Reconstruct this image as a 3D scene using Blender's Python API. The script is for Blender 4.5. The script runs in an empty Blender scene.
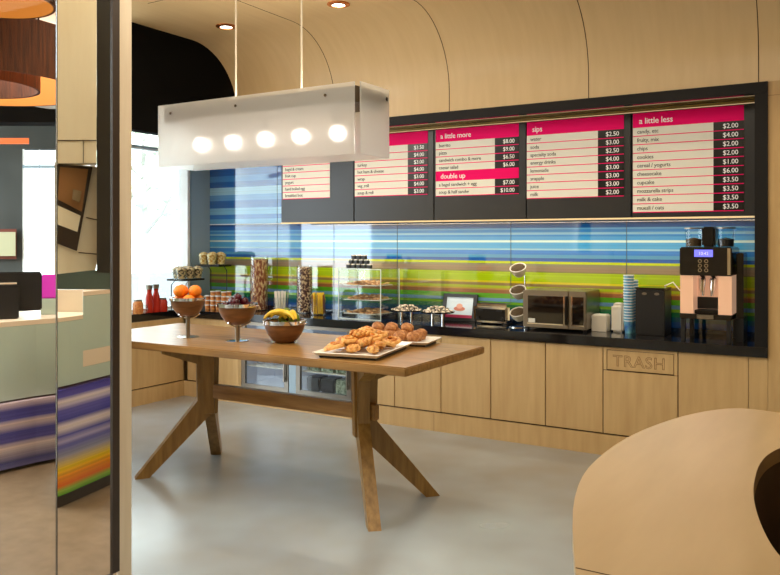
import bpy, bmesh, math, random
from mathutils import Vector, Matrix, Euler
random.seed(7)
SC = bpy.context.scene
COL = SC.collection
PI = math.pi

# ------------------------------------------------------------------ camera
F, CX, HY, TH, EYE = 786.0, 390.0, 240.0, math.radians(31.2), 1.58
cd = bpy.data.cameras.new('camera'); cam = bpy.data.objects.new('camera', cd); COL.objects.link(cam)
cam.location = (0, 0, EYE); cam.rotation_euler = (PI/2, 0, TH)
cd.sensor_width = 36; cd.lens = F*36/780; cd.shift_y = -(287.5-HY)/780
cd.clip_start = .05; cd.clip_end = 300
SC.camera = cam
# ------------------------------------------------------------------ world, lights, exposure
w = bpy.data.worlds.new('world'); SC.world = w; w.use_nodes = True
bg = w.node_tree.nodes['Background']; bg.inputs[0].default_value = (.82, .93, 1, 1); bg.inputs[1].default_value = 5.5
SC.view_settings.view_transform = 'Standard'; SC.view_settings.look = 'None'
SC.view_settings.gamma = 1; SC.view_settings.exposure = 0.10; SC.view_settings.use_curve_mapping = False
def area(name, loc, rot, sx, sy, power, col):
    l = bpy.data.lights.new(name, 'AREA'); l.shape = 'RECTANGLE'; l.size = sx; l.size_y = sy
    l.energy = power; l.color = col
    o = bpy.data.objects.new(name, l); COL.objects.link(o); o.location = loc; o.rotation_euler = rot
    return o
area('room_fill_light', (-1.9, 2.6, 3.36), (0, 0, 0), 4.0, 2.2, 95, (1, .89, .70))  # added fill over the whole room, not a fitting of the ceiling
area('lobby_fill_light', (-4.7, 2.7, 2.97), (0, 0, 0), 1.2, .8, 26, (1, .96, .88))  # fill added to lift the dim lobby, no real fitting there
area('menu_light_strip', (-2.77, 6.06, 1.732), (0, 0, 0), 4.1, .06, 16, (1, .86, .66))

# ------------------------------------------------------------------ materials
def mat(name, col=(.5, .5, .5), rough=.5, metal=0.0, spec=.5, emit=None, es=0.0, trans=0.0, coat=0.0, alpha=1.0, ior=1.45):
    m = bpy.data.materials.new(name); m.use_nodes = True
    b = m.node_tree.nodes['Principled BSDF']
    b.inputs['Base Color'].default_value = (*col, 1); b.inputs['Roughness'].default_value = rough
    b.inputs['Metallic'].default_value = metal; b.inputs['Specular IOR Level'].default_value = spec
    b.inputs['Transmission Weight'].default_value = trans; b.inputs['Coat Weight'].default_value = coat
    b.inputs['IOR'].default_value = ior
    if emit: b.inputs['Emission Color'].default_value = (*emit, 1); b.inputs['Emission Strength'].default_value = es
    return m
def nt(m): return m.node_tree, m.node_tree.nodes['Principled BSDF']
def noisy(name, c1, c2, scale=(1, 1, 1), nscale=6, detail=4, rough=.5, spec=.5, metal=0.0, coat=0, bump=0, lo=.3, hi=.7, rough2=None, glob=False, c3=None):
    """two colours mixed by stretched noise"""
    m = mat(name, c1, rough, metal, spec, coat=coat); t, b = nt(m); N = t.nodes; L = t.links
    tc = N.new('ShaderNodeTexCoord'); mp = N.new('ShaderNodeMapping'); mp.inputs['Scale'].default_value = scale
    no = N.new('ShaderNodeTexNoise'); no.inputs['Scale'].default_value = nscale; no.inputs['Detail'].default_value = detail
    cr = N.new('ShaderNodeValToRGB'); cr.color_ramp.elements[0].position = lo; cr.color_ramp.elements[1].position = hi
    cr.color_ramp.elements[0].color = (*c1, 1); cr.color_ramp.elements[1].color = (*c2, 1)
    if c3: e = cr.color_ramp.elements.new((lo+hi)/2); e.color = (*c3, 1)
    if glob:
        g = N.new('ShaderNodeNewGeometry'); L.new(g.outputs['Position'], mp.inputs[0])
    else: L.new(tc.outputs['Object'], mp.inputs[0])
    L.new(mp.outputs[0], no.inputs['Vector']); L.new(no.outputs[0], cr.inputs[0]); L.new(cr.outputs[0], b.inputs['Base Color'])
    if rough2 is not None:
        mr = N.new('ShaderNodeMapRange'); mr.inputs['To Min'].default_value = rough; mr.inputs['To Max'].default_value = rough2
        L.new(no.outputs[0], mr.inputs[0]); L.new(mr.outputs[0], b.inputs['Roughness'])
    if bump:
        bp = N.new('ShaderNodeBump'); bp.inputs['Strength'].default_value = bump; bp.inputs['Distance'].default_value = .01
        L.new(no.outputs[0], bp.inputs['Height']); L.new(bp.outputs[0], b.inputs['Normal'])
    return m
def bands(name, stops, z0, z1, rough=.08, vari=.0, interp='CONSTANT', stops2=None, zs=None, spec=.5):
    """horizontal stripes by height: stops = [(z, colour)] from the bottom up"""
    m = mat(name, (.5, .5, .5), rough, spec=spec); t, b = nt(m); N = t.nodes; L = t.links
    g = N.new('ShaderNodeNewGeometry'); sp = N.new('ShaderNodeSeparateXYZ'); L.new(g.outputs['Position'], sp.inputs[0])
    def ramp(st, a, c):
        mr = N.new('ShaderNodeMapRange'); mr.inputs['From Min'].default_value = a; mr.inputs['From Max'].default_value = c
        L.new(sp.outputs[2], mr.inputs[0])
        cr = N.new('ShaderNodeValToRGB'); cr.color_ramp.interpolation = interp
        el = cr.color_ramp.elements
        el[0].position = 0; el[0].color = (*st[0][1], 1)
        last = el[1]; last.position = 1.0; last.color = (*st[-1][1], 1)
        for z, c_ in st[1:]:
            e = el.new(min(.999, (z-a)/(c-a))); e.color = (*c_, 1)
        L.new(mr.outputs[0], cr.inputs[0]); return cr
    r1 = ramp(stops, z0, zs or z1); out = r1.outputs[0]
    if stops2:
        r2 = ramp(stops2, zs, z1); mx = N.new('ShaderNodeMix'); mx.data_type = 'RGBA'
        gt = N.new('ShaderNodeMath'); gt.operation = 'GREATER_THAN'; gt.inputs[1].default_value = zs
        L.new(sp.outputs[2], gt.inputs[0]); L.new(gt.outputs[0], mx.inputs[0])
        L.new(r1.outputs[0], mx.inputs[6]); L.new(r2.outputs[0], mx.inputs[7]); out = mx.outputs[2]
    # fine streaks across the height
    wn = N.new('ShaderNodeTexNoise'); wn.noise_dimensions = '1D'; wn.inputs['Scale'].default_value = 70; wn.inputs['Detail'].default_value = 2
    L.new(sp.outputs[2], wn.inputs['W'])
    mr = N.new('ShaderNodeMapRange'); mr.inputs['To Min'].default_value = 1-vari; mr.inputs['To Max'].default_value = 1+vari
    mr.inputs['From Min'].default_value = .3; mr.inputs['From Max'].default_value = .7
    L.new(wn.outputs[0], mr.inputs[0])
    vm = N.new('ShaderNodeVectorMath'); vm.operation = 'SCALE'; L.new(out, vm.inputs[0]); L.new(mr.outputs[0], vm.inputs['Scale'])
    L.new(vm.outputs[0], b.inputs['Base Color'])
    return m
def glassmat(name, tint=(.95, .98, .97), gloss=.12, rough=.02):
    m = bpy.data.materials.new(name); m.use_nodes = True; t = m.node_tree; N = t.nodes; L = t.links
    N.remove(N['Principled BSDF']); out = N['Material Output']
    tr = N.new('ShaderNodeBsdfTransparent'); tr.inputs[0].default_value = (*tint, 1)
    gl = N.new('ShaderNodeBsdfGlossy'); gl.inputs['Roughness'].default_value = rough
    fr = N.new('ShaderNodeLayerWeight'); fr.inputs[0].default_value = .25
    mu = N.new('ShaderNodeMath'); mu.operation = 'MULTIPLY_ADD'; mu.inputs[1].default_value = .35; mu.inputs[2].default_value = gloss*.4
    L.new(fr.outputs['Fresnel'], mu.inputs[0])
    mx = N.new('ShaderNodeMixShader'); L.new(mu.outputs[0], mx.inputs[0]); L.new(tr.outputs[0], mx.inputs[1]); L.new(gl.outputs[0], mx.inputs[2])
    L.new(mx.outputs[0], out.inputs[0]); return m
def frosted(name):
    m = bpy.data.materials.new(name); m.use_nodes = True; t = m.node_tree; N = t.nodes; L = t.links
    N.remove(N['Principled BSDF']); out = N['Material Output']
    tr = N.new('ShaderNodeBsdfTransparent'); tr.inputs[0].default_value = (.97, .96, .94, 1)
    rf = N.new('ShaderNodeBsdfRefraction'); rf.inputs['Roughness'].default_value = .38; rf.inputs['IOR'].default_value = 1.3
    tl = N.new('ShaderNodeBsdfTranslucent'); tl.inputs[0].default_value = (.95, .95, .93, 1)
    df = N.new('ShaderNodeBsdfDiffuse'); df.inputs[0].default_value = (.88, .87, .84, 1)
    m1 = N.new('ShaderNodeMixShader'); m1.inputs[0].default_value = .45; L.new(tl.outputs[0], m1.inputs[1]); L.new(df.outputs[0], m1.inputs[2])
    m2 = N.new('ShaderNodeMixShader'); m2.inputs[0].default_value = .36; L.new(rf.outputs[0], m2.inputs[1]); L.new(m1.outputs[0], m2.inputs[2])
    L.new(m2.outputs[0], out.inputs[0]); return m

def S(r, g, b):  # sRGB 0..255 -> linear
    f = lambda v: ((v/255+.055)/1.055)**2.4 if v > 10 else v/255/12.92
    return (f(r), f(g), f(b))
M = {}
M['maple'] = noisy('pale_maple_veneer', S(190, 156, 106), S(204, 172, 121), (9, 9, .9), 2.2, 5, .42, glob=True, lo=.3, hi=.7)
M['maple_ceiling'] = noisy('pale_maple_ceiling', S(213, 185, 138), S(219, 192, 146), (9, .8, 1.2), 2.0, 5, .30, glob=True, lo=.3, hi=.7)
M['maple_pale'] = noisy('pale_greyed_veneer', S(236, 218, 184), S(244, 230, 200), (7, 7, .9), 2.0, 4, .5, glob=True)
M['maple_top'] = noisy('pale_maple_top', S(176, 150, 112), S(188, 162, 124), (6, 1, 1), 2.0, 5, .3, glob=True)
M['seam'] = mat('dark_seam', S(70, 48, 26), .8)
M['seam_light'] = mat('soft_seam', S(160, 126, 84), .8)
M['floor'] = noisy('polished_concrete', S(136, 126, 112), S(168, 182, 188), (1, 1, 1), .9, 3, .17, glob=True, lo=.2, hi=.8, rough2=.32, c3=S(150, 154, 154), spec=.8)
M['black'] = mat('black_lacquer', S(22, 20, 20), .12, spec=.6)
M['black_matte'] = mat('black_matt_paint', (.004, .004, .004), .95, spec=.1)
M['soffit'] = mat('black_gloss_soffit', S(20, 18, 18), .06, spec=1.0, metal=0.0, ior=2.2)
M['black_satin'] = mat('black_satin', S(18, 16, 16), .55, spec=.3)
M['counter'] = mat('black_stone', S(20, 20, 22), .1, spec=.7)
M['oak'] = noisy('oiled_oak', S(128, 92, 46), S(170, 128, 74), (1.2, 12, 12), 2.5, 6, .3, lo=.3, hi=.7, spec=.5)
M['oak_leg'] = noisy('oiled_oak_leg', S(128, 94, 44), S(166, 128, 68), (14, 14, 1.6), 2.2, 6, .4, lo=.3, hi=.7)
M['board'] = mat('menu_board_grey', S(46, 47, 49), .3)
M['pink'] = mat('magenta_panel', S(255, 4, 112), .6, spec=.15)
M['white_panel'] = mat('menu_white', S(248, 246, 234), .6, spec=.2)
M['price'] = mat('menu_black', S(12, 12, 12), .3)
M['ink'] = mat('grey_ink', S(40, 38, 36), .5)
M['white_ink'] = mat('white_ink', S(245, 245, 240), .5, emit=(1, 1, 1), es=.15)
M['led'] = mat('led_strip', S(230, 190, 110), .5, emit=(1, .78, .5), es=.45)
M['fascia'] = mat('olive_gold_light_channel', S(150, 125, 70), .3, metal=.3)
M['glass'] = glassmat('clear_glass'); M['glass_thin'] = glassmat('acrylic', (.97, .985, .98), .08)
M['pane_l'] = glassmat('partition_glass', (.97, .97, .95), .02)
M['pane_l'].node_tree.nodes['Math'].inputs[1].default_value = .2
M['frosted'] = frosted('frosted_glass')
M['cable'] = mat('pale_grey_cable', S(178, 168, 150), .5)
M['bulb'] = mat('glowing_bulb', (1, .9, .75), .5, emit=(1, .88, .76), es=11)
M['lamp_metal'] = mat('brushed_fixture', S(74, 58, 40), .7)
M['steel'] = mat('brushed_steel', S(150, 142, 130), .32, metal=1)
M['chrome'] = mat('chrome', S(225, 225, 225), .08, metal=1)
M['dark_metal'] = mat('dark_metal', S(50, 48, 46), .3, metal=.9)
M['grey_blue'] = mat('blue_grey_paint', S(160, 184, 200), .4)
M['frame_white'] = mat('white_window_frame', S(244, 247, 248), .4)
M['frame_dark'] = mat('dark_bronze_frame', S(58, 46, 38), .4)
M['white'] = mat('white_china', S(240, 238, 232), .25)
M['paper'] = mat('white_paper', S(225, 220, 208), .8)
M['cream_china'] = mat('cream_enamel', S(206, 196, 170), .25)
M['black_plastic'] = mat('black_plastic', S(28, 28, 30), .35)
M['copper'] = mat('self_lit_copper_panel', S(226, 178, 142), .3, metal=.15, emit=(1, .60, .38), es=.28)  # copper is no lamp; weak emission stands in for light falling on it
M['screen_blue'] = mat('blue_display', S(60, 60, 200), .3, emit=(.2, .2, 1), es=1.2)
M['darkglass'] = mat('dark_glass', S(16, 14, 14), .05, spec=.8)
M['bowlwood'] = noisy('turned_bowl_wood', S(92, 60, 34), S(138, 96, 60), (3, 3, 14), 2.5, 5, .3)
M['orange'] = noisy('orange_peel', S(236, 120, 10), S(250, 146, 24), (1, 1, 1), 60, 2, .45, bump=.25)
M['plum'] = noisy('plum_skin', S(44, 8, 22), S(84, 16, 34), (1, 1, 1), 12, 3, .25)
M['banana'] = noisy('banana_skin', S(228, 184, 28), S(240, 204, 60), (1, 1, 1), 14, 3, .45)
M['lime'] = noisy('green_fruit_skin', S(84, 110, 24), S(130, 150, 40), (1, 1, 1), 10, 3, .4)
M['stem'] = mat('brown_stem', S(70, 52, 24), .8)
M['pastry'] = noisy('golden_baked_dough', S(176, 100, 40), S(240, 196, 124), (1, 1, 1), 34, 4, .42, bump=.6, lo=.34, hi=.66, c3=S(228, 164, 86))
M['muffin'] = noisy('brown_baked_crust', S(140, 84, 44), S(222, 168, 112), (1, 1, 1), 40, 4, .6, bump=.6, lo=.34, hi=.66, c3=S(184, 124, 74))
M['jam'] = mat('glazed_filling', S(206, 120, 30), .15)
M['cookie'] = noisy('cookie_dough', S(150, 84, 42), S(232, 186, 130), (1, 1, 1), 50, 3, .7, bump=.5, lo=.36, hi=.64)
M['bwcookie'] = noisy('chocolate_and_cream_biscuit', S(40, 26, 20), S(240, 226, 206), (1, 1, 1), 45, 3, .7, bump=.4, lo=.44, hi=.56)
M['granola'] = noisy('berry_and_nut_mix', S(52, 20, 34), S(220, 196, 160), (1, 1, 1), 55, 3, .7, bump=.8, lo=.42, hi=.58, c3=S(110, 66, 60))
M['biscotti'] = noisy('twisted_dried_fruit_mix', S(120, 48, 30), S(226, 196, 150), (1.2, 1.2, .5), 42, 3, .7, bump=.8, lo=.42, hi=.6, c3=S(160, 100, 60))
M['red'] = mat('red_sauce', S(176, 40, 24), .25); M['amber'] = noisy('orange_preserve', S(176, 84, 30), S(222, 160, 90), (1, 1, 1), 60, 2, .4)
M['bluecup'] = bands('blue_paper_cup', [(0, S(60, 120, 190))]*2, 0, 3, .6)
M['bluecup'] = noisy('blue_patterned_cup', S(40, 90, 180), S(120, 190, 200), (1, 1, 1), 25, 2, .5)
M['whiterim'] = mat('white_rim', S(226, 232, 236), .5)
M['sachet_yellow'] = mat('yellow_sachet', S(238, 196, 50), .6); M['sachet_white'] = mat('white_sachet', S(230, 224, 214), .6)
M['sachet_brown'] = mat('brown_sachet', S(140, 96, 66), .6); M['snack'] = noisy('mixed_snacks', S(60, 50, 40), S(226, 200, 150), (1, 1, 1), 50, 2, .6, lo=.42, hi=.58)
M['snack_y'] = noisy('yellow_snacks', S(190, 140, 40), S(240, 220, 160), (1, 1, 1), 50, 2, .6, lo=.42, hi=.58)
M['dark_wall'] = noisy('dark_grey_plaster', S(60, 64, 62), S(78, 82, 80), (1, 1, 1), 3, 3, .7)
M['white_ceiling'] = mat('white_ceiling_paint', S(240, 238, 230), .8)
M['shade_out'] = noisy('rust_brown_shade', S(62, 34, 20), S(112, 58, 28), (14, 14, 1), 5, 4, .7)
M['shade_in'] = mat('glowing_amber_shade', S(170, 100, 36), .7, emit=(1, .38, .06), es=.4)
M['sage'] = mat('sage_glass_panel', S(186, 202, 188), .25)
M['cream'] = mat('cream_stone', S(232, 212, 186), .35)
M['magenta'] = mat('magenta_glass', S(214, 60, 190), .2, emit=(.8, .1, .6), es=.12)  # slight emission put in to brighten the glass, which is no lamp
M['bark'] = mat('pale_bark', S(190, 186, 176), .9); M['leafpale'] = mat('pale_foliage', S(226, 232, 214), .9)
M['paving'] = mat('pale_paving', S(120, 122, 124), .9)
lo_s = [(0.87, S(16, 40, 70)), (.905, S(22, 74, 140)), (.95, S(14, 84, 110)), (.985, S(24, 110, 70)), (1.022, S(104, 160, 40)),
        (1.048, S(92, 140, 180)), (1.075, S(74, 150, 24)), (1.118, S(134, 84, 50)), (1.15, S(172, 140, 46)), (1.163, S(150, 170, 24)),
        (1.185, S(128, 108, 60)), (1.21, S(196, 184, 22)), (1.227, S(152, 182, 12)), (1.305, S(120, 120, 60)), (1.315, S(136, 118, 96)),
        (1.357, S(128, 124, 100)), (1.378, S(176, 196, 28)), (1.4, S(176, 196, 28))]
up_s = [(1.4, S(26, 84, 160)), (1.428, S(70, 140, 180)), (1.455, S(44, 116, 190)), (1.49, S(130, 180, 200)), (1.505, S(66, 146, 196)),
        (1.555, S(186, 212, 206)), (1.575, S(60, 140, 196)), (1.61, S(40, 120, 190)), (1.625, S(120, 176, 206)), (1.64, S(50, 126, 196)),
        (1.665, S(90, 160, 210)), (1.68, S(20, 92, 168)), (1.715, S(10, 62, 130)), (1.745, S(90, 160, 210)), (1.80, S(40, 110, 190)),
        (1.85, S(120, 180, 220)), (1.92, S(30, 96, 176)), (2.0, S(90, 150, 210)), (2.06, S(150, 196, 224)), (2.14, S(24, 90, 170)), (2.2, S(60, 130, 200)),
        (2.26, S(30, 90, 170)), (2.4, S(70, 140, 200))]
M['stripes'] = bands('striped_glass_backsplash', lo_s, .87, 2.6, .04, .10, stops2=up_s, zs=1.4, spec=.9)
M['stripes'].node_tree.nodes['Principled BSDF'].inputs['IOR'].default_value = 1.72
d2 = [(.08, S(70, 150, 40)), (.115, S(150, 180, 60)), (.14, S(226, 110, 20)), (.19, S(240, 150, 10)), (.24, S(240, 200, 20)), (.31, S(150, 150, 170)), (.37, S(96, 96, 170)),
      (.40, S(170, 160, 200)), (.43, S(80, 80, 160)), (.48, S(236, 220, 220)), (.52, S(70, 70, 160)), (.58, S(96, 92, 180)), (.63, S(230, 216, 220)), (.66, S(90, 84, 176)), (.70, S(76, 70, 150))]
M['desk_right'] = bands('striped_desk_front_warm', d2, .08, .72, .15, .12, interp='LINEAR')
d1 = [(.03, S(120, 120, 190)), (.07, S(80, 84, 150)), (.13, S(180, 170, 190)), (.17, S(236, 220, 220)), (.21, S(96, 92, 176)), (.27, S(84, 84, 170)), (.33, S(236, 216, 216)),
      (.36, S(90, 88, 176)), (.42, S(84, 80, 160)), (.46, S(220, 200, 216))]
M['desk_left'] = bands('striped_desk_front_violet', d1, .03, .5, .15, .12, interp='LINEAR')

# ------------------------------------------------------------------ helpers
class G:
    def __init__(s): s.b = bmesh.new()
    def _x(s, vs, mtx):
        if mtx is not None: bmesh.ops.transform(s.b, matrix=mtx, verts=vs)
    def box(s, x0, x1, y0, y1, z0, z1, mtx=None, bev=0):
        r = bmesh.ops.create_cube(s.b, size=1)['verts']
        for v in r: v.co = Vector(((x0+x1)/2+v.co.x*(x1-x0), (y0+y1)/2+v.co.y*(y1-y0), (z0+z1)/2+v.co.z*(z1-z0)))
        if bev:
            es = list({e for v in r for e in v.link_edges})
            q = bmesh.ops.bevel(s.b, geom=es, offset=bev, segments=2, affect='EDGES', clamp_overlap=True)
            r = list({v for f in q['faces'] for v in f.verts} | {v for v in r if v.is_valid})
        s._x(r, mtx); return s
    def prism(s, pts, z0, z1, mtx=None):
        a = [s.b.verts.new((p[0], p[1], z0)) for p in pts]; c = [s.b.verts.new((p[0], p[1], z1)) for p in pts]
        n = len(pts); s.b.faces.new(a[::-1]); s.b.faces.new(c)
        for i in range(n): s.b.faces.new((a[i], a[(i+1) % n], c[(i+1) % n], c[i]))
        s._x(a+c, mtx); return s
    def lathe(s, prof, n=24, mtx=None, close=False):
        rings = []; allv = []
        for r, z in prof:
            if r < 1e-5: v = s.b.verts.new((0, 0, z)); rings.append([v]*n); allv.append(v)
            else:
                k = [s.b.verts.new((r*math.cos(2*PI*i/n), r*math.sin(2*PI*i/n), z)) for i in range(n)]; rings.append(k); allv += k
        seq = list(zip(rings, rings[1:])) + ([(rings[-1], rings[0])] if close else [])
        for a, c in seq:
            for i in range(n):
                f = []
                for v in (a[i], a[(i+1) % n], c[(i+1) % n], c[i]):
                    if v not in f: f.append(v)
                if len(f) > 2: s.b.faces.new(f)
        s._x(allv, mtx); return s
    def cyl(s, r, z0, z1, n=20, mtx=None, r2=None):
        return s.lathe([(0, z0), (r, z0), (r2 if r2 is not None else r, z1), (0, z1)], n, mtx)
    def tube(s, pts, r, n=8, closed=False):
        pts = [Vector(p) for p in pts]; rings = []
        rr = r if isinstance(r, (list, tuple)) else [r]*len(pts)
        m = len(pts)
        for i, p in enumerate(pts):
            if closed: d = pts[(i+1) % m]-pts[i-1]
            else: d = pts[min(i+1, m-1)]-pts[max(i-1, 0)]
            d.normalize(); up = Vector((0, 0, 1)) if abs(d.z) < .9 else Vector((1, 0, 0))
            a = d.cross(up).normalized(); c = d.cross(a)
            rings.append([s.b.verts.new(p+(a*math.cos(2*PI*k/n)+c*math.sin(2*PI*k/n))*rr[i]) for k in range(n)])
        pr = list(zip(rings, rings[1:])) + ([(rings[-1], rings[0])] if closed else [])
        for a, c in pr:
            for k in range(n): s.b.faces.new((a[k], a[(k+1) % n], c[(k+1) % n], c[k]))
        if not closed: s.b.faces.new(rings[0][::-1]); s.b.faces.new(rings[-1])
        return s
    def ball(s, c, r, sc=(1, 1, 1), noise=0, sub=2, seed=0):
        rn = random.Random(seed); q = bmesh.ops.create_icosphere(s.b, subdivisions=sub, radius=r)['verts']
        for v in q:
            k = 1+(rn.random()-.5)*noise
            v.co = Vector((c[0]+v.co.x*sc[0]*k, c[1]+v.co.y*sc[1]*k, c[2]+v.co.z*sc[2]*k))
        return s
    def strip(s, prof, x0, x1):
        """profile [(y,z)] extruded along x, open sheet made solid by its own outline"""
        a = [s.b.verts.new((x0, y, z)) for y, z in prof]; c = [s.b.verts.new((x1, y, z)) for y, z in prof]
        n = len(prof); s.b.faces.new(a); s.b.faces.new(c[::-1])
        for i in range(n): s.b.faces.new((a[(i+1) % n], a[i], c[i], c[(i+1) % n]))
        return s
    def mesh(s, name, m, smooth=False):
        bmesh.ops.recalc_face_normals(s.b, faces=s.b.faces)
        me = bpy.data.meshes.new(name); s.b.to_mesh(me); s.b.free()
        me.materials.append(m)
        if smooth:
            me.polygons.foreach_set('use_smooth', [True]*len(me.polygons))
            me.set_sharp_from_angle(angle=math.radians(40))
        return me
    def obj(s, name, m, parent=None, smooth=False, loc=None):
        o = bpy.data.objects.new(name, s.mesh(name, m, smooth)); COL.objects.link(o)
        if parent: o.parent = parent
        if loc: o.location = loc
        return o
def tag(o, label=None, cat=None, group=None, kind=None):
    if label: o['label'] = label
    if cat: o['category'] = cat
    if group: o['group'] = group
    if kind: o['kind'] = kind
    return o
def thing(name, label, cat, loc=(0, 0, 0), rz=0, group=None):
    o = bpy.data.objects.new(name, None); COL.objects.link(o); o.empty_display_size = .05
    o.location = loc; o.rotation_euler = (0, 0, rz); return tag(o, label, cat, group)
def struct(o): o['kind'] = 'structure'; return o
def copy_tree(o, parent=None, **kw):
    c = o.copy(); COL.objects.link(c); c.parent = parent
    if parent is None:
        for k, v in kw.items(): c[k] = v
    for ch in list(o.children): copy_tree(ch, c)
    return c
def copy_to(o, loc, rz=0, label=None, group=None):
    c = copy_tree(o); c.location = loc; c.rotation_euler = (0, 0, rz)
    if label: c['label'] = label
    if group: c['group'] = group
    return c
def text(name, rows, m, parent, align='LEFT'):
    """rows = [(string, x, z, size)], lettering facing -y at y=0"""
    b = bmesh.new()
    for st, x, z, sz in rows:
        cu = bpy.data.curves.new('lettering', 'FONT'); cu.body = st; cu.size = sz; cu.align_x = align
        cu.extrude = .0008; cu.resolution_u = 2; cu.space_character = .95
        o = bpy.data.objects.new('lettering', cu); COL.objects.link(o)
        bpy.context.view_layer.update()
        me = bpy.data.meshes.new_from_object(o.evaluated_get(bpy.context.evaluated_depsgraph_get()))
        me.transform(Matrix.Translation((x, 0, z)) @ Matrix.Rotation(PI/2, 4, 'X'))
        b.from_mesh(me); bpy.data.objects.remove(o); bpy.data.curves.remove(cu); bpy.data.meshes.remove(me)
    me = bpy.data.meshes.new(name); b.to_mesh(me); b.free(); me.materials.append(m)
    o = bpy.data.objects.new(name, me); COL.objects.link(o); o.parent = parent; return o
def at(px, dz, py=None):
    l = dz*(px-CX)/F; c, s = math.cos(TH), math.sin(TH)
    return (-s*dz+c*l, c*dz+s*l, EYE+dz*(HY-(py or HY))/F)
R = lambda a: math.radians(a)
def T(x=0, y=0, z=0): return Matrix.Translation((x, y, z))

# ------------------------------------------------------------------ the setting
CAB, NB = 5.75, 6.32                      # cabinet face, back of niche
CEIL, XE = 3.39, -5.215
CT, CB = .87, .80                         # counter top and underside
struct(G().prism([(-12, -3), (4, -3), (4, 7), (-12, 7)], -.1, 0).obj('floor', M['floor']))
# curved ceiling shell that runs down into the menu wall
arc = [(CAB-.60+.60*math.sin(t), 2.79+.60*math.cos(t)) for t in [i*PI/2/14 for i in range(15)]]
inner = [(-1.5, CEIL)] + arc + [(CAB, 2.63)]
outer = [(CAB+.12, 2.63), (CAB+.12, 2.85)] + [(y+.12, z+.12) for y, z in reversed(arc)] + [(-1.5, CEIL+.12)]
o = struct(G().strip(inner+outer, XE, 3.0).obj('ceiling', M['maple_ceiling'], smooth=True))
n = 0
for x in (-4.06, -2.915, -1.76, -.612, .54):
    n += 1
    pr = [(y, z-.0004) for y, z in inner[:1]]+[(y-.0010*math.sin(t), z-.0010*math.cos(t)) for (y, z), t in zip(arc, [i*PI/2/14 for i in range(15)])]+[(CAB-.001, 2.632)]
    pr2 = [(y+.004, z+.004) for y, z in reversed(pr)]
    struct(G().strip(pr+pr2, x-.003, x+.003).obj('trim_%d' % n, M['seam']))
pr = [(2.2, CEIL-.001), (2.206, CEIL-.001), (2.206, CEIL+.004), (2.2, CEIL+.004)]
struct(G().box(-4.7, 2.9, 4.18, 4.186, CEIL-.001, CEIL+.004).obj('trim_6', M['seam']))
# menu wall to the right of the niche, and lower part flush with the cabinets
struct(G().box(-.555, 3.0, CAB, CAB+.12, 0, 2.63).obj('wall_back', M['maple']))
struct(G().box(-.555, 3.0, CAB-.0015, CAB, 2.535, 2.539).obj('trim_7', M['seam_light']))
# niche back above counter left edge
struct(G().box(-.668, -.556, CAB+.021, CAB+.12, 0, CB-.002).obj('wall_back_return', M['maple']))
struct(G().box(-.6725, -.557, CAB, CAB+.02, .0, CB-.003).obj('wall_back_panel', M['maple']))
struct(G().box(2.95, 3.05, -1.5, CAB, 0, CEIL).obj('wall_right', M['maple']))
struct(G().box(-9.0, 3.05, -1.6, -1.5, 0, CEIL).obj('wall_front', M['maple']))
struct(G().box(-6.3, -.5, NB, NB+.1, 0, 2.9).obj('wall_niche', M['black_matte']))
# black bulkhead end wall closing the shell at the window side, its top follows the ceiling curve
pr = [(4.33, 2.5), (NB+.1, 2.5), (NB+.1, 2.79)] + [(y+.12, z+.12) for y, z in reversed(arc)] + [(4.33, CEIL+.12)]
struct(G().strip(pr, XE-.12, XE-.001).obj('wall_bulkhead', M['black_matte']))
struct(G().box(-6.4, XE-.12, 4.33, NB+.1, 2.78, 2.86).obj('wall_soffit', M['white_ceiling']))
struct(G().box(XE, -4.68, CAB, NB, 2.60, 2.68).obj('wall_niche_head', M['black_matte']))
# window wall on the left
wf = G()
for y0, y1 in ((4.72, 4.78), (5.925, 5.955)): wf.box(-6.2, -6.06, y0, y1, CT, 2.78)
wf.box(-6.2, -6.12, 4.72, 5.955, 2.48, 2.515); wf.box(-6.2, -6.12, 4.72, 5.955, CT, CT+.03); wf.box(-6.2, -6.12, 4.72, 5.955, 2.74, 2.78)
win = struct(wf.obj('window_1', M['frame_white']))
G().box(-6.165, -6.155, 4.78, 5.925, CT+.03, 2.74).obj('pane', M['glass'], win)
G().box(-6.12, -6.115, 5.962, 5.968, CT, 2.78).obj('gasket', M['frame_dark'], win)
G().box(-6.119, -6.10, 4.78, 5.90, 2.492, 2.505).obj('transom_bar', M['grey_blue'], win)
struct(G().box(-6.2, -6.12, 5.955, 6.02, CT, 2.78).obj('wall_left', M['frame_white']))
struct(G().box(-6.2, -6.10, 6.02, NB, CT, 2.78).obj('wall_pilaster', M['grey_blue']))
struct(G().box(-6.2, -6.1, 4.6, NB, 0, CT-.08).obj('wall_sill', M['maple']))
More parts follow.
